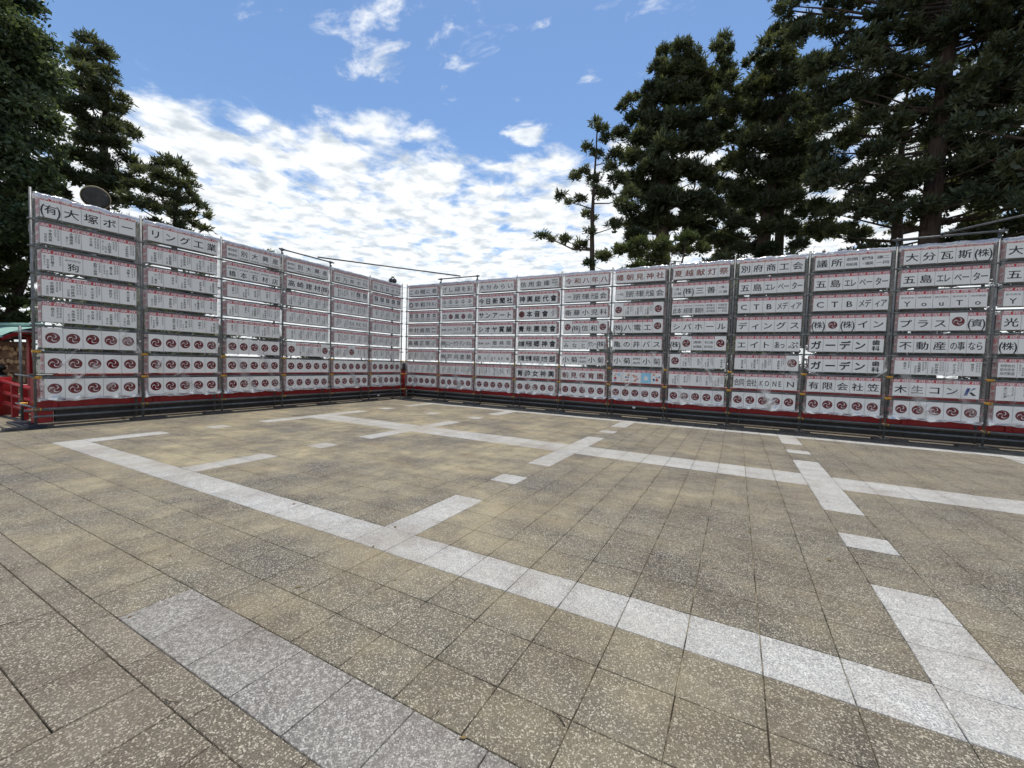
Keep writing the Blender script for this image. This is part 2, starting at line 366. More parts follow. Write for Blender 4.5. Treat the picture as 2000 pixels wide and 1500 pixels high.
# ------------------------------------------------------------------ ground: terrain and paving
TX = 0.4050; X0, Y0 = 9.4757, -10.8988           # tile pitch and the joint crossing the whole grid is laid from
def build_terrain():
    g = np.concatenate([[-3000, -1200, -500, -200, -90, -50], np.arange(-30, 62, 4.0), [90, 160, 400, 1000, 3000]])
    n = len(g); V = []; 
    for y in g:
        for x in g:
            dx = max(-12-x, 0, x-40); dy = max(-60-y, 0, y-22); d = math.hypot(dx, dy)
            V.append((x, y, -0.035-14*(1-math.exp(-d/30.0))))
    F = [(j*n+i, j*n+i+1, (j+1)*n+i+1, (j+1)*n+i) for j in range(n-1) for i in range(n-1)]
    o = place('ground', np_mesh('ground', V, F, ['hill_ground'], smooth=True))
    tag(o, 'earth ground of the hill behind and around the paved court', 'ground', kind='structure')
build_terrain()
WHITE = set()
for i in range(-18, 30): WHITE |= {(i, -1), (i, 11), (i, 12), (i, 24)}
for i in (-18, -9, 1, 11, 21):
    for j in list(range(0, 3)) + [5] + list(range(8, 16)) + [18] + list(range(21, 24)): WHITE.add((i, j))
WHITE.add((-13, 18))
def build_paving():
    pav = empty('pavement', (0, 0, 0))
    tag(pav, 'paved court of brown aggregate tiles with white granite bands', 'pavement', kind='structure')
    bm = MB(); bm.poly([(-3.2, -24, -0.016), (30, -24, -0.016), (30, 1.4, -0.016), (-3.2, 1.4, -0.016)])
    bm.build('joint_bed', 'joint_sand', pav)
    tiles = []                                    # (x0,x1,y0,y1,mat)
    g = 0.0035
    def T(i0, i1, j0, j1, mat):
        tiles.append((X0+i0*TX+g, X0+i1*TX-g, Y0+j0*TX+g, Y0+j1*TX-g, mat))
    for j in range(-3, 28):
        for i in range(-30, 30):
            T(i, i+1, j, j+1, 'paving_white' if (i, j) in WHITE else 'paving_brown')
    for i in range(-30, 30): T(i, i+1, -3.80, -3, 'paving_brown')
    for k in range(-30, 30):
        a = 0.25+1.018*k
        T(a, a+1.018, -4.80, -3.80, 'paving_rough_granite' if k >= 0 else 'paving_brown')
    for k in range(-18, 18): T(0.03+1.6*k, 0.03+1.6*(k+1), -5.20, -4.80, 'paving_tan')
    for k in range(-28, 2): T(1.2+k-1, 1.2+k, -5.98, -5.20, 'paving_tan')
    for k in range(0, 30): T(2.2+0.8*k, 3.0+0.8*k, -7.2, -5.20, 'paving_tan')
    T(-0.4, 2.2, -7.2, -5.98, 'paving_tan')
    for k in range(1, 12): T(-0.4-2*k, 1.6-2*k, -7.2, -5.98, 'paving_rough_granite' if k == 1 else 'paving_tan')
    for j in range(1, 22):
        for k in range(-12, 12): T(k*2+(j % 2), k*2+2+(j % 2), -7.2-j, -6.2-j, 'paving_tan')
    def score(t):
        c = np.array([(t[0]+t[1])/2, (t[2]+t[3])/2, 0.0]); d = c-CAM; z = d@AF
        if z < 0.3: return -1
        x = 1000+FPX*(d@AR)/z; y = 750-FPX*(d@AU)/z
        if not (-120 < x < 2120 and y < 1600): return -1
        return (t[1]-t[0])*(t[3]-t[2])*abs(d[2])/z**3
    order = sorted(range(len(tiles)), key=lambda k: -score(tiles[k]))
    big = set(order[:300])
    rs = np.random.default_rng(11)
    def one(t):
        x0, x1, y0, y1, m = t
        zt = rs.normal(0, 0.0009, 4); tl = rs.random()
        cx, cy = (x0+x1)/2, (y0+y1)/2; e = 0.0025
        top = [(x0+e-cx, y0+e-cy, zt[0]), (x1-e-cx, y0+e-cy, zt[1]), (x1-e-cx, y1-e-cy, zt[2]), (x0+e-cx, y1-e-cy, zt[3])]
        mid = [(x0-cx, y0-cy, zt[0]-e), (x1-cx, y0-cy, zt[1]-e), (x1-cx, y1-cy, zt[2]-e), (x0-cx, y1-cy, zt[3]-e)]
        bot = [(a, b, -0.03) for a, b, _ in mid]
        F = [(8, 9, 10, 11)] + [(a+4, (a+1) % 4+4, (a+1) % 4+8, a+8) for a in range(4)] + [(a, (a+1) % 4, (a+1) % 4+4, a+4) for a in range(4)]
        return np.array(bot+mid+top), np.array(F), tl, cx, cy
    names = ['paving_brown', 'paving_white', 'paving_rough_granite', 'paving_tan']
    VV, FF, TT, MM = [], [], [], []; off = 0
    for k, t in enumerate(tiles):
        V, F, tl, cx, cy = one(t)
        if k in big:
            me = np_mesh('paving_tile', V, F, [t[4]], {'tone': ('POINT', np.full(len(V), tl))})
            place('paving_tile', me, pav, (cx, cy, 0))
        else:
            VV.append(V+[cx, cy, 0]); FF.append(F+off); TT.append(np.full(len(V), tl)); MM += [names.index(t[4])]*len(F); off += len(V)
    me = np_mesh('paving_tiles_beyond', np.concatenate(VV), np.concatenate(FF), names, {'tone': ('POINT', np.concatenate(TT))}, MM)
    o = place('paving_tiles_beyond', me, pav); o['kind'] = 'stuff'
build_paving()

# ------------------------------------------------------------------ glyphs (Blender's own bundled font)
GL = {}
def glyph(ch, bold=0.0, res=2):
    key = (ch, bold, res)
    if key in GL: return GL[key]
    cu = bpy.data.curves.new('glyph', 'FONT'); cu.body = ch; cu.size = 1.0; cu.resolution_u = res; cu.offset = bold; cu.fill_mode = 'FRONT'
    o = bpy.data.objects.new('glyph', cu); COL.objects.link(o)
    dg = bpy.context.evaluated_depsgraph_get(); ev = o.evaluated_get(dg); me = ev.to_mesh()
    me.calc_loop_triangles()
    V = np.zeros(len(me.vertices)*3, np.float32); me.vertices.foreach_get('co', V); V = V.reshape(-1, 3)[:, :2].copy()
    F = np.zeros(len(me.loop_triangles)*3, np.int32); me.loop_triangles.foreach_get('vertices', F); F = F.reshape(-1, 3)
    ev.to_mesh_clear(); bpy.data.objects.remove(o); bpy.data.curves.remove(cu)
    GL[key] = (V, F); return GL[key]
REF = glyph('国')[0]; RH = float(REF[:, 1].max()-REF[:, 1].min()); RC = float(REF[:, 1].max()+REF[:, 1].min())/2; RW = float(REF[:, 0].max()-REF[:, 0].min())
PM = ['paper', 'red_print', 'crest_red', 'ink', 'grey_ink', 'brown_ink', 'white_print', 'sky_blue_print', 'navy_print', 'peach_print']
RED, CREST, INK, GREY, BROWN, WHT, SKYB, NAVY, PEACH = range(1, 10)
PWD, PHT = 0.306, 0.42                              # one lantern face
class Print:
    """flat print built up on one lantern face; x right, z up, y towards the plaza is negative"""
    def __init__(s): s.V = []; s.F = []; s.M = []; s.n = 0
    def tri(s, P, F, m, lift):
        P = np.asarray(P, float); V = np.stack([P[:, 0], np.full(len(P), -lift), P[:, 1]], 1)
        s.V.append(V); s.F.append(np.asarray(F)+s.n); s.M += [m]*len(F); s.n += len(V)
    def rect(s, x0, z0, x1, z1, m, lift): s.tri([(x0, z0), (x1, z0), (x1, z1), (x0, z1)], [(0, 1, 2), (0, 2, 3)], m, lift)
    def disc(s, cx, cz, r, m, lift, n=28, rz=None):
        a = np.linspace(0, 2*np.pi, n, endpoint=False); P = np.stack([cx+r*np.cos(a), cz+(rz or r)*np.sin(a)], 1)
        s.tri(P, [(0, i, i+1) for i in range(1, n-1)], m, lift)
    def ring(s, cx, cz, r0, r1, m, lift, a0=0, a1=2*np.pi, n=20):
        a = np.linspace(a0, a1, n); P = np.concatenate([np.stack([cx+r0*np.cos(a), cz+r0*np.sin(a)], 1), np.stack([cx+r1*np.cos(a), cz+r1*np.sin(a)], 1)])
        F = []
        for i in range(n-1): F += [(i, n+i, n+i+1), (i, n+i+1, i+1)]
        s.tri(P, F, m, lift)
    def ch(s, c, cx, cz, w, h, m, bold=0.0, lift=0.002, res=2):
        if c == ' ': return
        V, F = glyph(c, 0.0, res)
        if not len(V): return
        mid = (V[:, 0].max()+V[:, 0].min())/2
        P = np.stack([cx+(V[:, 0]-mid)/RW*w, cz+(V[:, 1]-RC)/RH*h], 1)
        offs = [(0, 0)] if bold <= 0 else [(-bold, bold*.6), (bold, -bold*.6)] if bold < .02 else [(-bold, 0), (bold, 0), (0, bold), (0, -bold)]
        for q, (a, b) in enumerate(offs): s.tri(P+np.array([a*w, b*h]), F, m, lift+.0003*q)      # heavier strokes by overstriking
    def hrow(s, t, cx, cz, w, h, m, bold=0.0, res=2):
        n = len(t); c = w/n
        for i, k in enumerate(t): s.ch(k, cx-w/2+c*(i+.5), cz, c*.9, h, m, bold, res=res)
    def vcol(s, t, cx, ztop, zbot, w, m, bold=0.0, res=1):
        n = len(t); c = (ztop-zbot)/n
        for i, k in enumerate(t): s.ch(k, cx, ztop-c*(i+.5), w, c*.86, m, bold, res=res)
    def mesh(s, name):
        return np_mesh(name, np.concatenate(s.V), np.concatenate(s.F), PM, None, s.M)
H = PHT/2
def base(pr):
    # the face itself is a thin slab: front, and four edges
    e = 0.006
    for P in ([(-PWD/2, -H), (PWD/2, -H), (PWD/2, H), (-PWD/2, H)],): pr.tri(P, [(0, 1, 2), (0, 2, 3)], 0, 0.0)
    V = np.array([(-PWD/2, 0, -H), (PWD/2, 0, -H), (PWD/2, 0, H), (-PWD/2, 0, H), (-PWD/2, e, -H), (PWD/2, e, -H), (PWD/2, e, H), (-PWD/2, e, H)], float)
    F = []
    for a in range(4): b = (a+1) % 4; F += [(a, a+4, b+4), (a, b+4, b)]
    pr.V.append(V); pr.F.append(np.array(F)+pr.n); pr.M += [0]*len(F); pr.n += 8
def header(pr):
    pr.rect(-PWD/2+.002, H-.078, PWD/2-.002, H-.003, RED, 0.0012)
    pr.ch('献', -.078, H-.041, .112, .058, WHT, 0.012, 0.0022, 1); pr.ch('燈', .078, H-.041, .112, .058, WHT, 0.012, 0.0022, 1)
def crest(pr, cx=0.0, cz=0.0, r=0.112):
    pr.disc(cx, cz, r, CREST, 0.0012, 36)
    for k in range(3):                                   # white gap between the comma tails: thin at the centre, hooked at the rim
        t = np.linspace(0, 1, 14); rr = r*(.04+.74*t**.75); an = np.radians(0+120*k)+np.radians(88)*t**2.0
        c = np.stack([cx+rr*np.cos(an), cz+rr*np.sin(an)], 1); d = np.gradient(c, axis=0); d /= np.linalg.norm(d, axis=1, keepdims=True)
        nn = np.stack([-d[:, 1], d[:, 0]], 1); wd = r*(.018+.062*np.sin(np.pi*t**1.15)**1.3)
        P = np.concatenate([c+nn*wd[:, None], c-nn*wd[:, None]*.7]); n = len(t); F = []
        for i in range(n-1): F += [(i, n+i, n+i+1), (i, n+i+1, i+1)]
        pr.tri(P, F, WHT, 0.0022)
POOL = '山田本川村中小野高木池井上林森石原松平和正子一郎家東西南北谷岡橋美春秋光明'
BLESS = ['家内安全', '商売繁盛', '無病息災', '交通安全']
def names_panel(pr, rnd):
    header(pr); top, bot = H-.095, -H+.03
    mode = rnd.random(); word = lambda n: ''.join(rnd.choice(POOL) for _ in range(n))
    nb = rnd.choice([1, 2, 2]); x = .118
    for _ in range(nb):
        L = rnd.uniform(.16, .25); pr.vcol(rnd.choice(BLESS), x, top, top-L, .03, GREY); x -= .046
    nm = rnd.choice([3, 4, 4, 5]); main = x-.028 if mode < .75 else 0.0
    z1 = top-rnd.uniform(0, .05); pr.vcol(word(nm), main, z1, max(bot, z1-.058*nm-.02), rnd.uniform(.044, .056), INK, .015)
    if rnd.random() < .55: pr.vcol(word(rnd.choice([3, 4])), main-.068, z1-.09, bot, .034, INK)
    if rnd.random() < .25: pr.vcol(word(4), main-.115, top-.02, bot+.05, .026, GREY)
PMESH = {}
def panel(spec):
    """one lantern face; spec is kind:text"""
    if spec in PMESH: return PMESH[spec]
    pr = Print(); base(pr); kind, _, t = spec.partition(':')
    cz = -.045
    if kind == 'C': crest(pr)
    elif kind == 'HC': header(pr); crest(pr, 0, cz, .10)
    elif kind == 'N': names_panel(pr, random.Random('n'+t))
    elif kind in 'KBRA':                            # large characters: plain, bold, red, brown
        header(pr); col = {'K': INK, 'B': INK, 'R': CREST, 'A': BROWN}[kind]; bd = {'K': .017, 'B': .036, 'R': .026, 'A': .019}[kind]
        if '/' in t:
            for r_, q in enumerate(t.split('/')): pr.hrow(q, 0, cz+.075-.15*r_, .25 if len(q) > 1 else .15, .12, col, bd)
        elif len(t) == 1: pr.ch(t, 0, cz, .205, .205 if kind == 'B' else .185, col, bd)
        elif t[0] == '(':
            pr.ch('(', -.118, cz, .19, .25, col, bd); pr.ch(')', .118, cz, .19, .25, col, bd); pr.ch(t[1], 0, cz, .17, .17, col, bd)
        else: pr.hrow(t, 0, cz, .285 if len(t) > 2 else .26, .19, col, bd)
    elif kind == 'S':                               # big character with a small line above or below: S:big|small|pos
        header(pr); q = t.split('|'); z = -.02 if q[2] == 'u' else .045
        pr.hrow(q[0], 0, cz+z-(.03 if q[2] == 'u' else .02), .18*max(1, min(1.4, len(q[0])*.75)), .155, INK, .012)
        pr.hrow(q[1], 0, cz+(.098 if q[2] == 'u' else -.12), .25, .042, GREY, res=1)
    elif kind == 'D':                               # several lines of small print
        header(pr); ls = t.split('/')
        for i, q in enumerate(ls): pr.hrow(q, 0, .095-(i+.5)*(.27/len(ls)), .24, min(.075, .2/len(ls)), INK if len(ls) < 3 else GREY, .01, 1)
    elif kind == 'Q':                               # square seal mark with a small line under it
        header(pr); pr.rect(-.085, -.075, .085, .095, INK, .0012)
        for (a, b, c, d) in ((-.05, .045, .06, .066), (-.05, -.002, .04, .018), (-.05, -.05, .06, -.03), (-.05, -.03, -.03, .0)): pr.rect(a, b, c, d, WHT, .0022)
        pr.hrow('温泉宿', 0, -.125, .17, .036, GREY, res=1)
    elif kind == 'O':                               # open square mark
        header(pr); pr.rect(-.07, -.035, .07, .1, INK, .0012); pr.rect(-.032, -.005, .032, .06, WHT, .0022)
        pr.hrow('家内安全', 0, -.085, .22, .045, GREY, res=1); pr.hrow('商売繁盛', 0, -.15, .22, .045, GREY, res=1)
    elif kind == 'W':                               # looping ring mark
        header(pr)
        for a, (x, z, r0) in enumerate(((-.02, .0, .075), (.035, .02, .06), (.005, -.015, .045))): pr.ring(x, z, r0-.014, r0, INK, .0012+a*.0006, .3+a, 5.4+a)
        pr.hrow('商売繁盛', 0, -.15, .22, .038, GREY, res=1)
    elif kind == 'G':                               # round two-colour mark
        header(pr); pr.ring(0, cz, .06, .105, NAVY, .0012, .9, 3.9); pr.ring(0, cz, .06, .105, CREST, .0012, 4.1, 7.0)
    elif kind == 'Z':                               # wooden seal in a disc
        header(pr); pr.disc(0, cz, .12, BROWN, .0012); pr.ch('木', 0, cz, .17, .17, INK, .03, .0022)
    elif kind == 'P':                               # plain pastel picture cards
        header(pr); rnd = random.Random(t)
        if t == '3': pr.rect(-PWD/2+.003, -H+.003, PWD/2-.003, H-.082, SKYB, .0012); pr.disc(0, -.05, .07, WHT, .002)
        else:
            for a in range(7):
                pr.disc(rnd.uniform(-.1, .1), rnd.uniform(-.15, .08), rnd.uniform(.015, .05), rnd.choice([PEACH, RED, SKYB, PEACH, NAVY]), .0012+.0004*a, 18)
    elif kind == 'L':                               # slanted two-colour wedge mark
        header(pr); pr.tri([(-.11, cz-.09), (-.05, cz-.09), (.0, cz+.09), (-.06, cz+.09)], [(0, 1, 2), (0, 2, 3)], NAVY, .0012)
        pr.tri([(.02, cz), (.11, cz-.09), (.04, cz-.09), (-.02, cz-.02)], [(0, 1, 2), (0, 2, 3)], INK, .0016); pr.tri([(-.02, cz+.0), (.1, cz+.09), (.05, cz+.09)], [(0, 1, 2)], NAVY, .002)
    me = pr.mesh('lantern_face'); PMESH[spec] = me; return me
def K(s, k='K'): return [k+':'+c for c in s]
def KK(s, k='K'): return [k+':'+c for c in s.split(' ')]
C5 = ['C']*5
def N5(a): return ['N:%d' % ((a*5+i) % 37) for i in range(5)]
def Nn(a, n): return ['N:%d' % ((a*3+i) % 37) for i in range(n)]
ELEV = KK('五 島 エレ ベー ター')
TOUR = ['D:一社']+KK('別府 市観 光協 会')
HOTEL = ['S:%s|温泉|u' % c for c in ('杉', '乃', '井', 'ホ', 'テル')]
KOSAN = ['D:株式会社/家内安全']+['S:%s|商売繁盛|d' % c for c in '別大興産']
YT = ['S:%s|%s|u' % (c, d) for c, d in zip('YouTo', ('家内安全', '商売繁盛', '株式会社', '家内安全', '商売繁盛'))]
CTB = KK('C T B メデ ィア')
LEFT = [  # free end first, each bay from the top row down; (faces, what the row shows)
 [(['K:(有)'.replace('有)', '有')]+K('大塚ボー'), 'B'), (N5(0), 'N'), (['N:5', 'S:狗|家内安全|u', 'N:6', 'N:7', 'N:8'], 'N'), (N5(3), 'N'), (N5(4), 'N'), (C5, 'C'), (C5, 'C'), (C5, 'C')],
 [(K('リング工業'), 'B'), (N5(5), 'N'), (N5(6), 'N'), (N5(7), 'N'), (N5(1), 'N'), (C5, 'C'), (C5, 'C'), (C5, 'C')],
 [(KOSAN, 'B'), (['S:%s|商売繁盛|u' % c for c in '橋本石材店'], 'B'), (N5(9), 'N'), (N5(10), 'N'), (N5(11), 'N'), (C5, 'C'), (C5, 'C'), (C5, 'C')],
 [(KOSAN, 'B'), (K('高崎建材')+['K:(株'], 'B'), (N5(12), 'N'), (N5(13), 'N'), (N5(14), 'N'), (['C']+Nn(4, 3)+['C'], 'M'), (C5, 'C'), (C5, 'C')],
 [(HOTEL, 'B'), (Nn(2, 3)+['Q', 'Q'], 'Q'), (N5(15), 'N'), (Nn(9, 2)+['S:ちえ|家内安全|d']*3, 'N'), (N5(16), 'N'), (Nn(5, 2)+['C']+Nn(6, 2), 'M'), (C5, 'C'), (C5, 'C')],
 [(HOTEL, 'B'), (['Q']*5, 'Q'), (N5(17), 'N'), (N5(18), 'N'), (N5(19), 'N'), (N5(2), 'N'), (C5, 'C'), (C5, 'C')]]
RIGHT = [  # corner first
 [(KK('こ の 地域 に 根'), 'B'), (['G']+KK('平 和 マネ キン'), 'B'), (['O']*5, 'Q'), (K('中村病院')+['D:家内/安全'], 'B'), (K('高橋正現')+['N:3'], 'B'), (N5(20), 'N'), (N5(21), 'N'), (C5, 'C')],
 [(KK('ざ し 未来 を 拓く'), 'B'), (['W']*5, 'W'), (['K:白', 'HC', 'K:鳳', 'HC', 'K:会'], 'X'), (['D:医療', 'D:法人']+['S:%s|家内|d' % c for c in ('メデ', 'ケア', '院')], 'B'), (['K:(株']+KK('ニュー セラ デン タル'), 'B'), (['K:(株']+K('戸刈塗装'), 'B'), (N5(22), 'N'), (C5, 'C')],
 [(K('大分みらい'), 'B'), (K('今日新聞社', 'B'), 'B'), (K('サンアート', 'B'), 'B'), (K('シオヤ質舗', 'B'), 'B'), (['D:医療', 'D:法人']+['S:%s|家内|d' % c for c in '畑病院'], 'B'), (KK('B el gr ev e'), 'B'), (N5(23), 'N'), (C5, 'C')],
 [(K('信用金庫')+['D:理事長/職員/一同'], 'B'), (K('神輿総代會', 'B'), 'B'), (['Z']+K('本音會', 'B')+['N:1'], 'Z'), (K('青年團睦會', 'B'), 'B'), (KK('会議 所部 郷 神 會', 'B'), 'B'), (KK('市職 労青 年部 女性 部', 'B'), 'B'), (K('育酔女神輿', 'B'), 'B'), (C5, 'C')],
 [(K('令和八年八', 'A'), 'A'), (TOUR, 'B'), (K('衛藤小児科'), 'B'), (['C', 'K:(株', 'K:信', 'K:和', 'C'], 'X'), (['S:%s|交通安全|u' % c for c in 'みなと']+['K:タクシー', 'K:(株'], 'B'), (['K:小', 'K:菊', 'D:湯の町/別府', 'K:小', 'K:菊'], 'B'), (K('朝見保育園', 'R'), 'A'), (C5, 'C')],
 [(K('幡朝見神社', 'A'), 'A'), (TOUR, 'B'), (['C']+Nn(8, 3)+['C'], 'M'), (['K:(株', 'K:八', 'K:電', 'K:工', 'C'], 'X'), (K('亀の井バス'), 'B'), (['K:小', 'K:菊', 'D:家内安全/商売', 'K:小', 'K:菊'], 'B'), (['P:%d' % i for i in range(5)], 'P'), (C5, 'C')],
 [(K('夏越献灯祭', 'A'), 'A'), (['D:(株)/三善', 'K:(株', 'K:三', 'K:善', 'D:(株)/三善'], 'B'), (['S:此本|税理士法人|u', 'S:経理|家内安全|u', 'S:事務所|商売繁盛|u', 'D:税理士/家内安全/商売繁盛', 'D:交通安全/無病息災/一同'], 'B'), (K('シバホール'), 'B'), (['K:(株', 'C', 'D:清家/商売繁盛', 'D:石油/家内安全', 'C'], 'X'), (['C']+Nn(10, 4), 'M'), (N5(24), 'N'), (C5, 'C')],
 [(K('別府商工会'), 'B'), (ELEV, 'B'), (CTB, 'B'), (K('ディングス'), 'B'), (KK('エ イ ト あっ ぷ'), 'B'), (Nn(11, 4)+['C'], 'M'), (KK('合同 会社 KO NE N'), 'B'), (C5, 'C')],
 [(['K:議', 'K:所', 'D:会頭/他役員', 'D:西/・議員', 'D:謙二/一同'], 'B'), (ELEV, 'B'), (CTB, 'B'), (['K:(株', 'HC', 'K:(株', 'K:イ', 'K:ン'], 'X'), (K('ガーデン', 'B')+['B:歯/科'], 'B'), (K('ガーデン', 'B')+['B:歯/科'], 'B'), (K('有限会社笠'), 'B'), (C5, 'C')],
 [(K('大分瓦斯')+['K:(株'], 'B'), (ELEV, 'B'), (YT, 'B'), (K('プラス')+['C', 'K:(資'], 'X'), (KK('不 動 産 の事 なら'), 'B'), (N5(25), 'N'), (K('木生コン')+['L'], 'B'), (C5, 'C')],
 [(K('大分瓦斯')+['K:(株'], 'B'), (ELEV, 'B'), (YT, 'B'), (['K:光']+Nn(12, 4), 'B'), (['K:(株']+Nn(13, 4), 'B'), (['D:有限会社/家内安全/商売繁盛']+Nn(14, 4), 'N'), (N5(26), 'N'), (C5, 'C')]]
ORD = ['corner', 'second', 'third', 'fourth', 'fifth', 'sixth', 'seventh', 'eighth', 'ninth', 'tenth', 'eleventh']
ROWPOS = ['topmost', 'second from top', 'third from top', 'fourth from top', 'fourth from bottom', 'third from bottom', 'second from bottom', 'lowest']
SHOW = {'B': 'black lettering', 'N': 'name columns', 'C': 'red crests', 'M': 'crests and names', 'X': 'crests among lettering', 'Q': 'black square marks', 'W': 'looped marks', 'Z': 'brown seal', 'A': 'red lettering', 'P': 'pastel pictures'}

# ------------------------------------------------------------------ scaffold with lantern rows
BAY = 1.8
LROT, RROT = math.pi/2, 0.0
def lpost(i): return (0.0, -0.184-BAY*(6-i))            # i = 0 is the free end
def rpost(j): return (0.1136+BAY*j, 0.0)
RAILZ = [4.88-0.5445*k for k in range(8)]
ZTOP = 4.97
def frame_mesh():
    b = MB(); W = 0.785; D = 0.24
    b.box((-W, 0.006, -H-.004), (W, D-.006, -H+.010)); b.box((-W, 0.006, H-.010), (W, D-.006, H+.004))
    for k in range(6):
        x = -W+.008+k*(2*W-.016)/5; b.box((x-.006, 0.0045, -H+.011), (x+.006, D-.007, H-.011))
    for k in range(6):                                   # small hooks hanging under the joints
        x = -W+.02+k*(2*W-.04)/5; b.box((x-.012, .01, -H-.026), (x+.012, .03, -H-.0045))
    return b.mesh('frame', ['lantern_frame'])
def back_mesh():
    b = MB(); b.box((-.783, .2342, -H+.0105), (.783, .2398, H-.0105)); return b.mesh('back_face', ['paper'])
def end_mesh(sgn):
    pr = Print()
    pr.tri([(-.112, -H+.012), (.112, -H+.012), (.112, H-.012), (-.112, H-.012)], [(0, 1, 2), (0, 2, 3)], 0, 0)
    pr.rect(-.098, -H+.03, .098, H-.03, RED, .0008); pr.rect(-.086, -H+.04, .086, H-.04, WHT, .0014)
    pr.ch('献', 0, .085, .15, .13, RED, .012, .0022, 1); pr.ch('燈', 0, -.085, .15, .13, RED, .012, .0022, 1)
    me = pr.mesh('end_face')
    return me
FRAME, BACK, END = frame_mesh(), back_mesh(), end_mesh(1)
HOOK = MB().box((-.01, .08, 0), (.01, .1, .05)).mesh('hanger', ['galvanised'])
def lantern_row(cx, cy, rz, k, faces, show, wing, bayn):
    jit = random.Random(f'{wing}{bayn}{k}')
    o = empty('lantern_row', (0, 0, 0), rz+jit.uniform(-.004, .004))
    fw = -0.035 + jit.uniform(-.006, .006); du = jit.uniform(-.02, .02)
    zc = RAILZ[k]-.035-H
    ca, sa = math.cos(rz), math.sin(rz)
    o.location = (cx+ca*du-sa*fw, cy+sa*du+ca*fw, zc); o.rotation_euler[1] = jit.uniform(-.0035, .0035)
    place('frame', FRAME, o); place('back_face', BACK, o)
    for i, sp in enumerate(faces): place('lantern_face', panel(sp), o, ((i-2)*.3138, 0, 0))
    place('end_face', END, o, (-.787, .12, 0), (0, 0, -math.pi/2)); place('end_face', END, o, (.787, .12, 0), (0, 0, math.pi/2))
    for x in (-.6, .6): place('hanger', HOOK, o, (x, -.03, H+.0045))
    tag(o, f"lantern row with {SHOW[show]}, {ROWPOS[k]} in {wing} wing's {'corner bay' if bayn == 0 else ORD[bayn]+' bay from corner'}", 'lantern', 'lantern rows hung on the scaffold')
    return o
# the numbers below count bays away from the corner where the two wings meet
for i in range(6):
    (x0, y0), (x1, y1) = lpost(i), lpost(i+1)
    for k, (fc, sh) in enumerate(LEFT[i]): lantern_row((x0+x1)/2, (y0+y1)/2, LROT, k, fc, sh, 'short', 5-i)
for j in range(11):
    (x0, y0), (x1, y1) = rpost(j), rpost(j+1)
    for k, (fc, sh) in enumerate(RIGHT[j]): lantern_row((x0+x1)/2, (y0+y1)/2, RROT, k, fc, sh, 'long', j)

def cyl_mesh(name, L, r, mat, n=10, axis='z'):
    a = (0, 0, 0); b = {'z': (0, 0, L), 'x': (L, 0, 0), 'y': (0, L, 0)}[axis]
    return MB().tube([a, b], r, n).mesh(name, [mat])
POST = MB().tube([(0, 0, .055), (0, 0, ZTOP)], .0243, 10)
for z in RAILZ[1:]: POST.tube([(0, 0, z-.02), (0, 0, z+.02)], .036, 10)     # ledger collars on the post
POST = POST.mesh('post', ['galvanised'])
REAR = cyl_mesh('rear_post', 2.1, .0243, 'dark_tube'); RAIL = cyl_mesh('rail', BAY-.06, .0215, 'galvanised', 8, 'x')
LRAIL = cyl_mesh('low_rail', BAY+.1, .0243, 'galvanised', 8, 'x'); TIE = cyl_mesh('tie_tube', .60, .0215, 'dark_tube', 8, 'y')
BASE = MB().box((-.075, -.075, 0.041), (.075, .075, .047)).tube([(0, 0, .047), (0, 0, .12)], .019, 8).mesh('base_jack', ['galvanised'])
SOLE = MB().box((-.35, -.12, 0.002), (.35, .12, .041), bev=.004).mesh('sole_board', ['sole_timber'])
LSOLE = MB().box((-.02, .33, 0.002), (BAY-.02, .55, .040), bev=.004).mesh('sole_board', ['sole_timber'])
def coup():
    b = MB(); b.box((-.05, -.045, -.028), (.05, .04, .028), bev=.008); b.tube([(-.02, -.045, 0), (-.02, -.075, 0)], .013, 6); b.tube([(.045, -.05, .0), (.07, -.05, .0)], .03, 8)
    return b.mesh('coupler', ['clamp_yellow'])
COUP = coup()
CLIP = MB().box((-.055, -.036, -.014), (.055, .036, .016), bev=.005).mesh('rail_clip', ['galvanised'])
def wing(name, posts, rz, label, first_rear):
    o = empty(name, (posts[0][0], posts[0][1], 0), rz); n = len(posts)
    for i in range(n):
        x = BAY*i
        place('post', POST, o, (x, 0, 0)); place('base_jack', BASE, o, (x, 0, 0)); place('sole_board', SOLE, o, (x+(.12 if i % 2 else -.1), 0, 0))
        for k, z in enumerate(RAILZ):
            if k == 0: continue
            if k < 6: place('rail_clip', CLIP, o, (x, -.012, z))
            else: place('coupler', COUP, o, (x+.012, -.012, z+.004))
        place('coupler', COUP, o, (x, -.01, .40), (0, 0, 0))
        if i > 0 or not first_rear:
            place('rear_post', REAR, o, (x+.03, .46, .041))
            for z in (.62, 2.02): place('tie_tube', TIE, o, (x+.055, -.06, z))
    for i in range(n-1):
        for z in RAILZ: place('rail', RAIL, o, (BAY*i+.03, 0, z))
        place('low_rail', LRAIL, o, (BAY*i-.05, -.048, .40+.002*(i % 2)))
        place('low_rail', LRAIL, o, (BAY*i-.05, .51, .325+.002*(i % 2)))
        place('low_rail', LRAIL, o, (BAY*i-.05, -.049, .245+.003*(i % 2)))
        place('sole_board', LSOLE, o, (BAY*i, 0, 0))
    tag(o, label, 'scaffold', 'scaffold wings'); return o
SW = wing('scaffold', [lpost(i) for i in range(7)], LROT, 'short steel tube scaffold wing carrying lanterns, ending beside the red railing', True)
LW = wing('scaffold', [rpost(j) for j in range(12)], RROT, 'long steel tube scaffold wing carrying lanterns below the cedar trees', False)
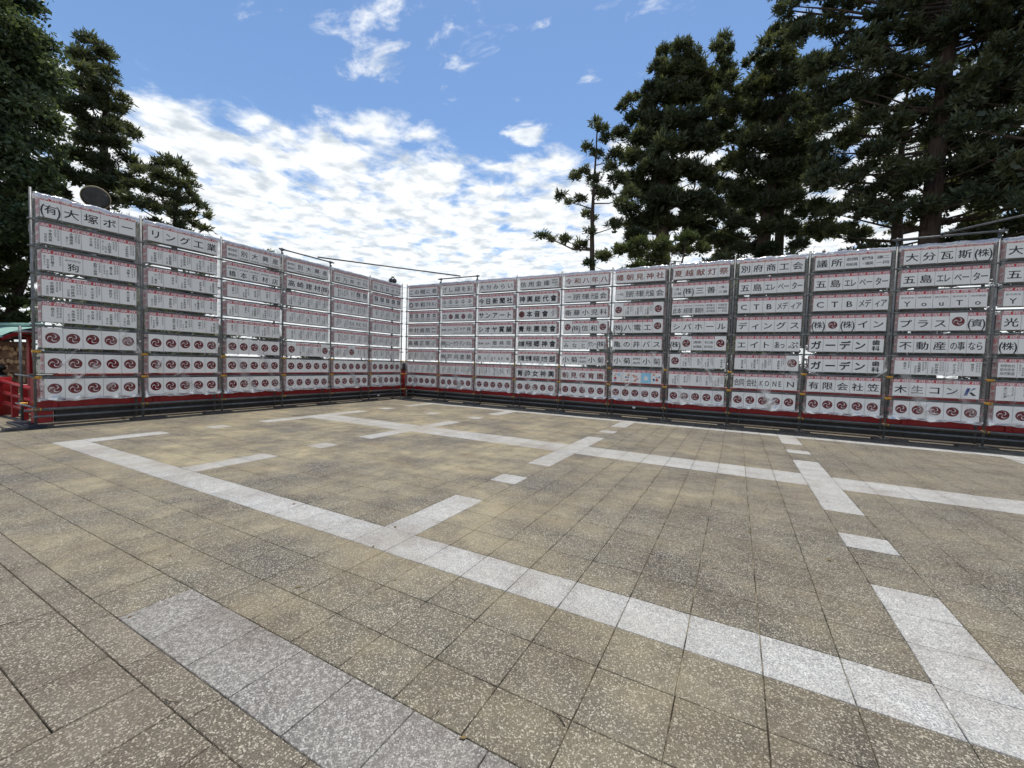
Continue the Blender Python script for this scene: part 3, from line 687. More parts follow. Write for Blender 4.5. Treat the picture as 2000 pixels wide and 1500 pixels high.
# free end of the short wing: outrigger post on a long blue-black sole board
def outrigger():
    place('rear_post', REAR, SW, (.03, 1.02, .066)); b = MB(); b.box((-.16, -.2, .003), (.10, 1.25, .04), bev=.004); b.build('sole_board', 'blue_black_board', SW)
    b = MB(); b.box((-.13, -.14, .043), (.14, .16, .062), bev=.004); b.build('sole_board', 'blue_black_board', SW)
    for z in (2.02, 1.08, .44):
        b = MB(); b.tube([(-.03, -.08, z), (-.03, 1.12, z+.01)], .0215, 8); b.build('tie_tube', 'dark_tube', SW)
    b = MB(); b.tube([(.05, .06, .75), (.75, .52, 1.0)], .012, 6); b.build('tie_tube', 'galvanised', SW)
    place('coupler', COUP, SW, (.03, 1.0, .44))
outrigger()
# tubes over the top at each corner, and the corner braces
def top_tubes():
    for base_i, wg in ((4-1, SW), (1, LW), (9, LW)):
        b = MB(); x = BAY*base_i
        b.tube([(x-.12, 0, ZTOP+.10), (x+BAY+.12, 0, ZTOP+.10)], .0243, 8); b.build('top_tube', 'dark_tube', wg)
        for xx in (x, x+BAY):
            b = MB(); b.tube([(xx, .05, ZTOP-.3), (xx, .05, ZTOP+.16)], .022, 8); b.box((xx-.05, -.03, ZTOP+.07), (xx+.05, .075, ZTOP+.128), bev=.008); b.build('top_clamp', 'dark_tube', wg)
    # brace across the visible corner and, outside the picture, the far one
    a = Vector((0.0, lpost(4)[1]-.55, ZTOP+.155)); c = Vector((rpost(1)[0]+1.0, 0, ZTOP+.155))
    b = MB(); inv = LW.location; b.tube([a-inv, c-inv], .0243, 8); b.build('corner_brace', 'dark_tube', LW)
    a = Vector((17.1, 0.0, ZTOP+.155)); c = Vector((19.95, -2.75, ZTOP+.155))
    b = MB(); b.tube([a-inv, c-inv], .0243, 8); b.build('corner_brace', 'galvanised', LW)
top_tubes()

# ------------------------------------------------------------------ clear plastic sheets, one over each bay
def sheet_mesh(seed):
    r = np.random.default_rng(seed); W = .862; back = .25; zt, zb = 4.885, .575
    us = np.concatenate([[-W-.0]*5, np.linspace(-W, W, 46), [W]*5]); ys = np.concatenate([np.linspace(back, .03, 5), np.zeros(46), np.linspace(.03, back, 5)])
    zs = np.linspace(zb, zt, 120); nu, nz = len(us), len(zs)
    U, Z = np.meshgrid(us, zs); Y = np.tile(ys, (nz, 1))
    D = np.zeros_like(U)
    for _ in range(26):                                   # shallow creases, deepest near the bottom and the edges
        zc = zb+(zt-zb)*r.random()**1.9; uc = r.uniform(-W, W); an = r.choice([r.uniform(-.5, .5), r.uniform(.5, 1.1), r.uniform(-1.1, -.5)])
        L = r.uniform(.2, .8); wd = r.uniform(.009, .022); a = r.uniform(.006, .018)*(1.25 if zc < 1.8 else .55)
        s_ = (U-uc)*math.cos(an)+(Z-zc)*math.sin(an); n_ = -(U-uc)*math.sin(an)+(Z-zc)*math.cos(an)
        D += a*np.exp(-(n_/wd)**2)*np.exp(-(s_/L)**2)
    for _ in range(7):
        k = r.uniform(1.5, 7, 2); D += .004*np.sin(U*k[0]*2+Z*k[1]+r.uniform(0, 6))
    D += .015*np.exp(-((Z-zb)/.10)**2)*(1+np.sin(U*19+r.uniform(0, 6)))
    front = (Y < .02)
    Y = np.where(front, Y-D-.050, Y)
    side = ~front; U = U+np.where(side, np.sign(U)*(.012*np.sin(Z*7+r.uniform(0, 6))+.008*np.sin(Z*17)), 0)
    Z = Z+np.where(Z < zb+.05, .018*np.sin(U*9+seed)+.012*np.sin(U*23), 0)
    V = np.stack([U, Y, Z], -1).reshape(-1, 3)
    F = np.array([(j*nu+i, j*nu+i+1, (j+1)*nu+i+1, (j+1)*nu+i) for j in range(nz-1) for i in range(nu-1)])
    veil = np.full((nz, nu), .05)
    veil += np.clip(D-.008, 0, .02)*34*(Z < 2.2) + np.where(side, .12, 0) + np.where(np.abs(U) > .80, .10, 0) + np.where(Z < zb+.06, .35, 0) + np.where(Z > zt-.045, .45, 0)  # low creases made milkier to paint in glare streaks
    # folded-over top
    me = np_mesh('clear_sheet', V, F, ['clear_plastic'], {'veil': ('POINT', veil.ravel())}, smooth=True); return me
def fold_mesh(seed):
    r = np.random.default_rng(seed+50); n = 48; W = .862; us = np.linspace(-W, W, n); V = []; 
    prof = [(-.056, -.07), (-.062, .0), (-.03, .035), (.06, .042), (.16, .03), (.25, -.04)]
    for (y, z) in prof:
        for u in us: V.append((u, y+r.normal(0, .006), 4.868+z+r.normal(0, .007)+.008*math.sin(u*11+seed)))
    F = [(j*n+i, j*n+i+1, (j+1)*n+i+1, (j+1)*n+i) for j in range(len(prof)-1) for i in range(n-1)]
    return np_mesh('folded_edge', V, F, ['clear_plastic'], {'veil': ('POINT', np.full(len(V), .62))}, smooth=True)
def hem_mesh(seed):
    r = random.Random(seed); pts = []; rs = []
    for i in range(30):
        u = -.84+1.68*i/29; pts.append((u, -.062+r.uniform(-.01, .01), .578+.012*math.sin(u*7+seed)+r.uniform(-.008, .008))); rs.append(r.uniform(.008, .024))
    b = MB().tube(pts, rs, 7); me = b.mesh('gathered_hem', ['clear_plastic']); a = me.attributes.new('veil', 'FLOAT', 'POINT')
    a.data.foreach_set('value', np.full(len(me.vertices), .6, np.float32)); return me
SHEETS = [(sheet_mesh(s), fold_mesh(s), hem_mesh(s)) for s in range(6)]
def sheet(cx, cy, rz, idx, wing_, bayn):
    o = empty('plastic_sheet', (cx, cy, 0), rz); a, f, h = SHEETS[idx % 6]
    place('clear_sheet', a, o); place('folded_edge', f, o); place('gathered_hem', h, o)
    tag(o, f"clear wrinkled plastic rain sheet over {wing_} wing's {'corner bay of lanterns' if bayn == 0 else ORD[bayn]+' bay of lanterns from corner'}", 'plastic sheet', 'rain sheets over the lantern bays')
for i in range(6): (x0, y0), (x1, y1) = lpost(i), lpost(i+1); sheet((x0+x1)/2, (y0+y1)/2, LROT, i*5+1, 'short', 5-i)
for j in range(11): (x0, y0), (x1, y1) = rpost(j), rpost(j+1); sheet((x0+x1)/2, (y0+y1)/2, RROT, j*7+2, 'long', j)

# ------------------------------------------------------------------ vermilion fence on its dark plinth, behind the scaffold
def fence(name, org, rz, L, spacing, label, boards=True):
    o = empty(name, (*org, 0), rz)
    n = max(1, round(L/spacing)); sp = L/n
    for i in range(n):
        for r_, (z0, z1, y0) in enumerate(((.03, .16, .0), (.168, .30, .004))):
            b = MB(); b.box((sp*i+.003, y0-.06, z0), (sp*(i+1)-.003, y0+.05, z1), bev=.006); b.build('plinth_board', 'dark_board', o)
        for z0, z1, y0, d in ((.35, .56, -.03, .12), (.71, .79, -.01, .08), (1.02, 1.13, -.035, .13)):
            b = MB(); b.box((sp*i+.065, y0, z0), (sp*(i+1)-.065, y0+d, z1), bev=.01); b.build('fence_rail', 'vermilion', o)
    for i in range(n+1):
        b = MB(); b.box((sp*i-.062, -.05, .335), (sp*i+.062, .09, 1.24), bev=.012); p_ = b.build('fence_post', 'vermilion', o)
        b = MB(); b.box((sp*i-.075, -.062, 1.243), (sp*i+.075, .102, 1.285), bev=.01); b.build('post_cap', 'black_metal', p_)
    b = MB(); b.box((-.05, -.02, -.02), (L+.05, .10, .028)); b.build('sill', 'concrete', o)
    tag(o, label, 'fence'); return o
fence('shrine_fence', (-.66, -10.55), LROT, 11.2, 1.86, 'vermilion post and rail fence on dark boards behind the short scaffold wing')
fence('shrine_fence', (-.52, .84), RROT, 21.3, 1.94, 'vermilion post and rail fence on dark boards behind the long scaffold wing')
def end_post(x, y, wx, h, nm, label):
    o = empty(nm, (x, y, 0)); b = MB(); b.box((-wx, -wx, -.02), (wx, wx, h), bev=.015); b.build('shaft', 'vermilion', o)
    b = MB(); b.box((-wx-.02, -wx-.02, h+.002), (wx+.02, wx+.02, h+.05), bev=.012); b.build('cap', 'black_metal', o)
    tag(o, label, 'post'); return o
end_post(-.74, -10.72, .14, 1.06, 'fence_end_post', 'square vermilion end post beside the free end of the short scaffold wing')
def corner_post():
    o = empty('corner_pillar', (-.62, .72, 0)); b = MB(); b.lathe([(.0, -.02), (.11, -.02), (.11, 1.18), (.10, 1.185)], 20); b.build('shaft', 'vermilion', o)
    b = MB(); b.lathe([(.10, 1.187), (.12, 1.19), (.12, 1.5), (.10, 1.55), (.06, 1.58), (0, 1.59)], 20); b.build('cap', 'lamp_grey', o)
    tag(o, 'round vermilion pillar with dark metal cap in the corner between scaffold wings', 'pillar')
corner_post()
# bridge newel and its three rails at the far left
def newel():
    o = empty('bridge_newel', (-3.5, -10.86, 0)); b = MB(); b.lathe([(0, -.02), (.27, -.02), (.27, .93), (.26, .94)], 28); b.build('shaft', 'vermilion', o)
    b = MB(); b.lathe([(.255, .943), (.20, .97), (.17, 1.0), (.18, 1.03), (.14, 1.06), (.12, 1.09), (.19, 1.14), (.20, 1.17), (.12, 1.25), (.03, 1.33), (0, 1.34)], 24); b.build('finial', 'black_metal', o)
    tag(o, 'thick round vermilion newel post with black finial beside the plaque rack', 'newel post')
    q = empty('bridge_railing', (-3.2, -10.80, 0))
    for z, rr in ((.84, .045), (.56, .05), (.30, .05)):
        b = MB()
        if z > .8: b.tube([(-.02, 0, z), (1.2, .04, z-.06), (2.3, .06, z-.11)], rr, 10)
        else: b.tube([(-.02, 0, z), (1.2, .04, z-.05), (2.3, .06, z-.10)], rr, 4)
        b.build('rail', 'vermilion', q)
    for x in (.75, 1.5):
        b = MB(); b.box((x-.04, -.02, -.02), (x+.04, .09, .83), bev=.01); b.build('baluster', 'vermilion', q)
    tag(q, 'low vermilion three-rail railing between the newel post and the scaffold end', 'railing')
newel()
def rack():
    o = empty('votive_rack', (-4.9, -10.35, 0), R(14))
    for x in (-.9, .9):
        b = MB(); b.box((x-.06, -.06, -.02), (x+.06, .06, 2.0), bev=.01); b.build('post', 'vermilion', o)
    for z in (.62, 1.0, 1.38, 1.74):
        b = MB(); b.box((-.835, -.02, z), (.835, .03, z+.05)); b.build('hanging_bar', 'cedar_wood', o)
    b = MB(); b.box((-.835, .045, .55), (.835, .06, 1.85)); b.build('back_board', 'cedar_wood', o)
    pr = [(-.75, -.14), (-.6, -.04), (-.35, .05), (0, .15), (.35, .05), (.6, -.04), (.75, -.14)]
    rf = MB()
    for k in range(6):
        (y0, z0), (y1, z1) = pr[k], pr[k+1]
        rf.poly([(-1.35, y0, 2.12+z0), (1.35, y0, 2.12+z0), (1.35, y1, 2.12+z1), (-1.35, y1, 2.12+z1)])
        rf.poly([(-1.35, y1, 2.08+z1), (1.35, y1, 2.08+z1), (1.35, y0, 2.08+z0), (-1.35, y0, 2.08+z0)])
    for y0, z0 in (pr[0], pr[-1]): rf.box((-1.36, y0-.02, 2.07+z0), (1.36, y0+.02, 2.125+z0))
    r_ = rf.build('roof', 'copper_green', o)
    b = MB(); b.box((-1.38, -.07, 2.275), (1.38, .07, 2.36), bev=.02); b.build('ridge', 'copper_green', r_)
    for x in (-1.34, 1.32):
        b = MB()
        for k in range(6):
            (y0, z0), (y1, z1) = pr[k], pr[k+1]; b.poly([(x, y0, 2.075+z0), (x, y1, 2.075+z1), (x, y1, 1.985+z1), (x, y0, 1.985+z0)]); b.poly([(x+.03, y0, 1.985+z0), (x+.03, y1, 1.985+z1), (x+.03, y1, 2.075+z1), (x+.03, y0, 2.075+z0)])
        b.build('bargeboard', 'vermilion', r_)
    for y in (-.5, .5):
        b = MB(); b.box((-1.0, y-.04, 1.93), (1.0, y+.04, 1.99)); b.build('eave_beam', 'vermilion', o)
    for x in (-.9, .9):
        b = MB(); b.box((x-.04, -.5, 1.99), (x+.04, .5, 2.04)); b.build('cross_beam', 'vermilion', o)
    tag(o, 'roofed rack of wooden votive plaques with pale green copper roof', 'plaque rack')
    me = MB()
    k = len(me.v); w_, h_ = .065, .052
    prof = [(-w_, -h_), (w_, -h_), (w_, h_*.6), (0, h_*1.25), (-w_, h_*.6)]
    me.poly([(x, -.006, z) for x, z in prof]); me.poly([(x, .006, z) for x, z in reversed(prof)])
    for a in range(5):
        (x0, z0), (x1, z1) = prof[a], prof[(a+1) % 5]; me.poly([(x1, -.006, z1), (x0, -.006, z0), (x0, .006, z0), (x1, .006, z1)])
    me.tube([(-.02, 0, h_), (0, -.004, h_+.05), (.02, 0, h_)], .003, 4)
    pm = me.mesh('votive_plaque', ['plaque_wood']); rnd = random.Random(4); base_m = Matrix.Translation((-4.9, -10.35, 0)) @ Matrix.Rotation(R(14), 4, 'Z')
    for z in (.62, 1.0, 1.38, 1.74):
        for a in range(10):
            for lay in range(2):
                if rnd.random() < .18: continue
                p = place('votive_plaque', pm); p.matrix_world = base_m @ Matrix.Translation((-.72+a*.158+rnd.uniform(-.03, .03), -.035-.02*lay, z-.06-rnd.uniform(0, .16)*(lay+.3))) @ Matrix.Rotation(rnd.uniform(-.2, .2), 4, 'Y') @ Matrix.Rotation(rnd.uniform(-.15, .15), 4, 'Z')
                tag(p, 'small brown wooden votive plaque hanging on the roofed rack', 'plaque', 'votive plaques on the rack')
rack()

# ------------------------------------------------------------------ lamps rising behind the short wing
def floodlight():
    P = at_x(187, 386, -1.5); o = empty('floodlight', (P[0], P[1], 0))
    b = MB(); b.tube([(-.35, .05, -.03), (-.35, .05, P[2]-.05)], [.06, .045], 12); b.build('pole', 'lamp_grey', o)
    b = MB(); b.tube([(-.35, .05, P[2]-.06), (-.3, .05, P[2]+.16), (-.12, .02, P[2]+.2)], .03, 8); b.build('bracket', 'lamp_tan', o)
    ax = Vector((.78, -.30, -.52)).normalized(); rot = ax.to_track_quat('Z', 'Y').to_euler()
    b = MB(); b.lathe([(.05, -.26), (.14, -.25), (.21, -.16), (.265, -.02), (.285, .0), (.285, .02), (.268, .022)], 32); h = b.build('housing', 'lamp_tan', o, (0, 0, P[2]), rot)
    b = MB(); b.lathe([(.27, .0), (.268, .012), (.2, .016), (.1, .018), (0, .018)], 32); b.build('lens', 'lamp_glass', h)
    b = MB(); b.tube([(-.1, 0, P[2]+.1), (-.02, 0, P[2]+.27)], .07, 10); b.build('ballast', 'lamp_tan', o)
    tag(o, 'round dark floodlight on a pole above the free end of the short lantern wing', 'floodlight')
    P = at_x(767, 549, -1.0); o = empty('lamp_post', (P[0], P[1], 0))
    b = MB(); b.tube([(0, 0, -.03), (0, 0, P[2]-.16)], [.05, .035], 12); b.build('pole', 'lamp_grey', o)
    b = MB(); b.lathe([(.0, -.2), (.03, -.18), (.06, -.14), (.15, -.08), (.185, .0), (.17, .07), (.10, .13), (.05, .15)], 24); b.build('lamp_bowl', 'lamp_glass', o, (0, 0, P[2]))
    b = MB(); b.lathe([(.06, .148), (.065, .2), (.03, .215), (0, .216)], 14); b.build('cap', 'lamp_tan', o, (0, 0, P[2]))
    tag(o, 'small dark round lamp with tan cap above the corner of the lantern wings', 'lamp')
floodlight()

def small_fittings():
    d = ray(341, 792); P = CAM+d*((-.60-CAM[0])/d[0])              # socket box on the plinth boards
    o = empty('socket_box', (-.719, P[1], P[2])); b = MB(); b.box((-.03, -.07, -.05), (.03, .07, .05), bev=.01); b.build('cover', 'lamp_grey', o)
    b = MB(); b.box((.031, -.05, -.035), (.037, .05, .02), bev=.002); b.build('flap', 'pale_frame', o)
    tag(o, 'small grey socket box on the dark plinth boards behind the short wing', 'socket box')
    for (px, py, pl, lab) in ((1238, 796, 'y', 'little white ball lamp on the low tubes of the long wing'), (739, 772, 'x', 'little pale ball lamp on the low tubes of the short wing, near the corner')):
        P = at_y(px, py, -.02) if pl == 'y' else at_x(px, py, .02)
        o = empty('ball_lamp', (P[0], P[1], P[2]-.06)); b = MB(); b.lathe([(0, 0), (.025, .0), (.028, .02), (.02, .028)], 14); b.build('base', 'black_metal', o)
        b = MB(); b.lathe([(.02, .028), (.045, .045), (.052, .07), (.045, .095), (.02, .112), (0, .115)], 16); b.build('globe', 'white_print', o)
        tag(o, lab, 'lamp')
small_fittings()
# ------------------------------------------------------------------ trees
def spray_template(seed, n=21, L=.255, wdt=.064, up=.5):
    """one tuft: kite-shaped sprays radiating out and up"""
    r = np.random.default_rng(seed); V = []; F = []
    for k in range(n):
        az = 2*np.pi*(k+r.uniform(-.4, .4))/n; el = r.uniform(-.35, 1.3)
        d = np.array([math.cos(az)*math.cos(el), math.sin(az)*math.cos(el), math.sin(el)+up*.3]); d /= np.linalg.norm(d)
        s = np.cross(d, r.normal(0, 1, 3)); s /= np.linalg.norm(s); l = L*r.uniform(.55, 1.15); w_ = wdt*r.uniform(.7, 1.25); b0 = len(V)
        c = r.normal(0, .06, 3); m_ = c+d*l*.5
        V += [c, m_-s*w_*.5, c+d*l+np.array([0, 0, up*.2*l]), m_+s*w_*.5]; F.append((b0, b0+1, b0+2, b0+3))
    return np.array(V), np.array(F)
TUFTS = [spray_template(s) for s in range(4)]
LEAFT = []
for s in range(3):                                        # broad-leaf tuft: small flat leaves in a loose ball
    r = np.random.default_rng(90+s); V = []; F = []
    for k in range(13):
        c = r.normal(0, .16, 3); a = r.normal(0, 1, 3); a /= np.linalg.norm(a); b_ = np.cross(a, r.normal(0, 1, 3)); b_ /= np.linalg.norm(b_); q = len(V); l = r.uniform(.05, .085)
        V += [c-a*l, c+b_*l*.55, c+a*l, c-b_*l*.55]; F.append((q, q+1, q+2, q+3))
    LEAFT.append((np.array(V), np.array(F)))
def scatter(points, scales, tones, temps, rng, tilt=.5, out=None):
    VV, FF, TT = [], [], []; off = 0; which = rng.integers(0, len(temps), len(points))
    for ti, (V, F) in enumerate(temps):
        idx = np.where(which == ti)[0]; n = len(idx)
        if not n: continue
        az = rng.uniform(0, 2*np.pi, n); ca, sa = np.cos(az), np.sin(az)
        Rz = np.zeros((n, 3, 3)); Rz[:, 0, 0] = ca; Rz[:, 0, 1] = -sa; Rz[:, 1, 0] = sa; Rz[:, 1, 1] = ca; Rz[:, 2, 2] = 1
        if out is not None:                               # lean each tuft outwards from its clump
            d = out[idx]; ax = np.stack([-d[:, 1], d[:, 0], np.zeros(n)], 1); ln = np.linalg.norm(ax, axis=1, keepdims=True)+1e-6; ax /= ln
            an = tilt*np.minimum(1, ln[:, 0]); c, s = np.cos(an), np.sin(an); C = 1-c; x, y, z = ax.T
            Rt = np.stack([np.stack([c+x*x*C, x*y*C-z*s, x*z*C+y*s], 1), np.stack([y*x*C+z*s, c+y*y*C, y*z*C-x*s], 1), np.stack([z*x*C-y*s, z*y*C+x*s, c+z*z*C], 1)], 1)
            Rz = Rt@Rz
        W = np.einsum('nij,vj->nvi', Rz, V)*scales[idx][:, None, None] + points[idx][:, None, :]
        k = len(V); FF.append((F[None]+(np.arange(n)*k)[:, None, None]).reshape(-1, 4)+off); VV.append(W.reshape(-1, 3))
        TT.append(np.repeat(np.clip(tones[idx][:, None]+rng.normal(0, .10, (n, len(F))), 0, 1).ravel(), 4)); off += n*k
    V = np.concatenate(VV); F = np.concatenate(FF)
    tone = np.zeros(len(V)); tone[F.ravel()] = TT[0] if len(TT) == 1 else np.concatenate(TT)
    return V, F, tone
def tree(name, label, basep, height, lobes, seed, trunk_r=.4, dens=1.0, mat='cedar_foliage', temps=None, tscale=1.0, lean=None, category='tree', group=None, limbs=True, flat=.8, shell=.55):
    """lobes: (x,y,z,r) clumps of foliage; each is carried by a limb that leaves the trunk below it"""
    rng = np.random.default_rng(seed); rr = random.Random(seed); temps = temps or TUFTS
    bx, by, bz = basep; o = empty(name, basep)
    L = np.array(lobes); top = Vector(lean) if lean else Vector((L[np.argmax(L[:, 2])][0], L[np.argmax(L[:, 2])][1], height))
    base_v = Vector(basep); tp = []; tr_ = []
    for k in range(11):
        t = k/10; p = base_v.lerp(top, t); p.x += .25*math.sin(t*5+seed)*t*(1-t)*2; p.y += .2*math.cos(t*4+seed)*t*(1-t)*2
        if k == 0: p = base_v.copy()
        tp.append(p-base_v); tr_.append(max(.03, trunk_r*(1.25 if k == 0 else 1)*(1-t)**.75))
    tb = MB(); tb.tube(tp, tr_, 10)
    def on_trunk(z):
        t = min(.98, max(.03, (z-bz)/max(.1, top.z-bz))); k = t*10; i = min(9, int(k)); return tp[i].lerp(tp[i+1], k-i), tr_[i]
    if limbs:
        for (x, y, z, r) in L[::2]:
            e = Vector((x, y, z))-base_v; hd = math.hypot(e.x-tp[5].x, e.y-tp[5].y)
            s, sr = on_trunk(z-.25*hd-.2)
            m1 = s.lerp(e, .35)+Vector((rr.uniform(-.15, .15), rr.uniform(-.15, .15), -.06*hd)); m2 = s.lerp(e, .72)+Vector((rr.uniform(-.15, .15), rr.uniform(-.15, .15), -.04*hd))
            r0 = min(sr*.4, .02+.011*(e-s).length); tb.tube([s, m1, m2, e], [r0, r0*.75, r0*.5, r0*.22], 6, cap=False)
    tb.build('trunk', 'bark', o)
    P, SC, TN, OUT = [], [], [], []
    for (x, y, z, r) in L:
        n = int(max(10, dens*205*(r/max(.8, tscale))**2)); d = rng.normal(0, 1, (n, 3)); d /= np.linalg.norm(d, axis=1, keepdims=True)
        d[:, 2] = np.where(d[:, 2] < -.35, -d[:, 2]*.5, d[:, 2])
        rad = r*(shell+(1-shell)*rng.random(n)**.6)*(.80+.28*np.sin(3*d[:, 0]*2+x)*np.cos(3*d[:, 1]+y))
        q = np.array([x, y, z])+d*rad[:, None]*np.array([1, 1, flat]); P.append(q); OUT.append(d)
        SC.append(tscale*rng.uniform(.75, 1.25, n)*np.clip(r/.8, .7, 1.1)); TN.append(np.clip(rng.normal(.42, .13, n)+rng.normal(0, .16), 0, 1))
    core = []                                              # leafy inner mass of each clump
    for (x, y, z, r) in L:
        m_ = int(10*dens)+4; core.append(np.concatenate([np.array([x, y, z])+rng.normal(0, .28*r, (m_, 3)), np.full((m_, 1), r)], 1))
    V, F, tone = scatter(np.concatenate(P), np.concatenate(SC), np.concatenate(TN), temps, rng, .75, np.concatenate(OUT))
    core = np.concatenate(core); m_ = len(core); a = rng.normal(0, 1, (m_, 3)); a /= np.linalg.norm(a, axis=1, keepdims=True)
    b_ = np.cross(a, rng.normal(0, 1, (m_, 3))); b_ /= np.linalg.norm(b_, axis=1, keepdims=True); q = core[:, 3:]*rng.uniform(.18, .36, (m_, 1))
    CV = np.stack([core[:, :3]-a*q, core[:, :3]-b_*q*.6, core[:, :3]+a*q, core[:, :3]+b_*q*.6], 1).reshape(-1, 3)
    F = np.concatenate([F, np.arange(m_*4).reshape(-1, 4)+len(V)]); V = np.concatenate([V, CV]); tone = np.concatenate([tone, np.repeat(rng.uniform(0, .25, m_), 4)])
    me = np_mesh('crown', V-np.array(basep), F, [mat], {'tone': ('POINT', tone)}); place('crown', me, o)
    tag(o, label, category, group); return o
def lobes_px(lst, plane, val, seed, back=.55, spread=1.3, rs=1.0):
    r = random.Random(seed); out = []
    for (px, py, rp) in lst:
        v = val+r.uniform(-spread, spread)*.6; P = at_y(px, py, v) if plane == 'y' else at_x(px, py, v)
        dz = (P-CAM)@AF; out.append((P[0], P[1], P[2], rp*rs*dz/FPX))
        if r.random() < back:                              # clumps on the far side of the crown
            dv = r.uniform(.8, 2.6)*(1 if plane == 'y' else -1); q = list(out[-1]); q[1 if plane == 'y' else 0] += dv; q[0 if plane == 'y' else 1] += r.uniform(-.5, .5); q[2] -= r.uniform(0, .6); out.append(tuple(q))
    return out
CED = 'tall cedars behind the long lantern wing'
T1 = [(1060,462,14),(1078,470,12),(1104,470,16),(1134,482,18),(1152,455,14),(1095,385,14),(1112,397,12),(1136,392,15),(1150,420,14),(1124,345,16),(1142,335,14),(1160,352,18),(1182,380,18),(1192,330,20),(1148,290,14),(1166,302,16),(1174,252,16),(1163,240,12),(1186,272,18),(1202,305,22),(1206,352,24),(1217,402,24),(1202,440,20)]
tree('cedar_tree', 'slim cedar with bare pale trunk and drooping sparse limbs, nearest the wing corner', (6.95, 5.0, -.03), 13.0, lobes_px(T1, 'y', 5.0, 1, .25, .9, .92), 1, .20, .85, group=CED, lean=(6.75, 5.0, 12.6))
T2 = [(1300,102,18),(1330,97,22),(1352,112,20),(1285,132,20),(1310,142,28),(1350,142,28),(1270,177,22),(1300,187,30),(1340,192,30),(1375,162,20),(1260,212,16),(1243,192,11),(1228,198,14),(1213,212,12),(1240,232,22),(1280,242,30),(1320,242,32),(1360,232,28),(1390,205,20),(1215,262,20),(1250,272,26),(1300,292,34),(1350,282,30),(1380,262,22),(1235,312,26),(1270,332,30),(1310,342,34),(1345,332,28),(1250,372,26),(1290,392,34),(1335,397,30),(1230,412,22),(1265,432,28),(1300,442,30),(1350,432,26),(1240,462,24),(1370,392,24),(1415,76,14),(1400,92,14),(1426,97,12),(1420,130,14),(1430,152,14),(1434,182,12),(1418,172,11),(1408,120,11)]
tree('cedar_tree', 'broad cedar with twin-topped crown, a side leader rising to its right', (9.85, 8.0, -.03), 17.0, lobes_px(T2, 'y', 8.0, 2, .7), 2, .52, 1.25, group=CED)
T3 = [(1500,82,18),(1520,62,20),(1542,77,22),(1480,112,16),(1460,127,12),(1500,122,24),(1530,117,26),(1450,182,18),(1480,172,22),(1510,172,28),(1545,162,26),(1440,217,22),(1475,222,28),(1515,227,30),(1550,217,28),(1435,272,24),(1470,277,30),(1510,282,32),(1550,272,28),(1430,322,22),(1465,332,28),(1510,342,30),(1550,332,28),(1420,372,22),(1450,392,26),(1500,402,30),(1545,392,28),(1410,422,24),(1440,442,26),(1490,452,28),(1540,452,26),(1400,472,22),(1440,492,24),(1500,492,24),(1380,442,18),(1560,482,20)]
tree('cedar_tree', 'dense dark cedar with thick pale trunk, standing between the broad cedar and the tallest one', (13.45, 9.0, -.03), 17.6, lobes_px(T3, 'y', 9.0, 3, .7), 3, .45, 1.25, group=CED)
def region(seed, x0, x1, y0, y1, step, r0, r1, holes, left=None, drop=.1):
    r = random.Random(seed); out = []; y = y0
    while y < y1:
        x = x0
        while x < x1:
            px, py = x+r.uniform(-.4, .4)*step, y+r.uniform(-.4, .4)*step; x += step
            if left and px < left(py): continue
            if any((px-a)**2/(c*c)+(py-b)**2/(d*d) < 1 for a, b, c, d in holes) or r.random() < drop: continue
            out.append((px, py, r.uniform(r0, r1)))
        y += step
    return out
HO = [(1890, 80, 24, 26), (1962, 60, 22, 26), (1868, 120, 12, 22), (1672, 250, 22, 14), (1762, 205, 24, 14), (1762, 292, 26, 16), (1940, 225, 40, 18), (1655, 332, 24, 16), (1678, 440, 22, 26), (1872, 405, 30, 22), (1755, 400, 26, 14), (1610, 400, 16, 16), (1780, 250, 20, 12), (1590, 300, 12, 10)]
T4 = region(4, 1535, 2130, -330, 440, 41, 22, 31, HO, lambda y: 1555+max(0, (y-60)*.12) if y > 60 else 1530+max(0, -y)*.25, .05) + [(1532, 36, 13), (1522, 18, 8), (1545, 12, 14), (1548, 60, 16)]
tree('cedar_tree', 'tallest dark cedar with long straight trunk and horizontal limbs over the long wing', (18.45, 5.0, -.03), 21.5, lobes_px(T4, 'y', 5.0, 4, .45, 1.6), 4, .36, .78, group=CED, lean=(18.35, 5.2, 21.0), shell=.45)
T5 = region(5, 1900, 2500, -200, 385, 58, 28, 40, [(1940, 225, 40, 18), (1962, 60, 22, 26), (1890, 80, 30, 26)], None, .12)
tree('cedar_tree', 'shadowy spreading cedar beyond the far end of the long lantern wing', (23.4, 3.8, -.03), 17.6, lobes_px(T5, 'y', 3.4, 5, .4, 1.6), 5, .42, .6, group=CED, lean=(23.3, 3.8, 17.2), shell=.45)
T6 = region(6, 1380, 1640, 150, 470, 52, 24, 34, [(1610, 400, 14, 14)], None, .15)
tree('cedar_tree', 'cedar of the back row seen through gaps behind the thick-trunked cedar', (14.6, 15.0, -.03), 20.0, lobes_px(T6, 'y', 15.0, 6, .2), 6, .4, .6, group=CED, lean=(14.6, 15.0, 19.0))
T7 = region(7, 1600, 1990, 130, 455, 44, 20, 28, [(1890, 80, 24, 26), (1672, 250, 14, 8), (1762, 292, 15, 9), (1940, 225, 26, 12), (1678, 440, 14, 18), (1872, 405, 18, 12), (1655, 332, 14, 8)], None, .12)
tree('cedar_tree', 'cedar of the back row seen through gaps behind the tallest cedar', (19.2, 12.0, -.03), 16.0, lobes_px(T7, 'y', 12.0, 7, .15), 7, .38, .6, group=CED, lean=(19.2, 12.0, 15.5))
B1 = [(1150,516,12),(1180,502,18),(1215,490,22),(1250,482,25),(1290,482,26),(1330,490,22),(1342,468,22),(1368,490,20)]
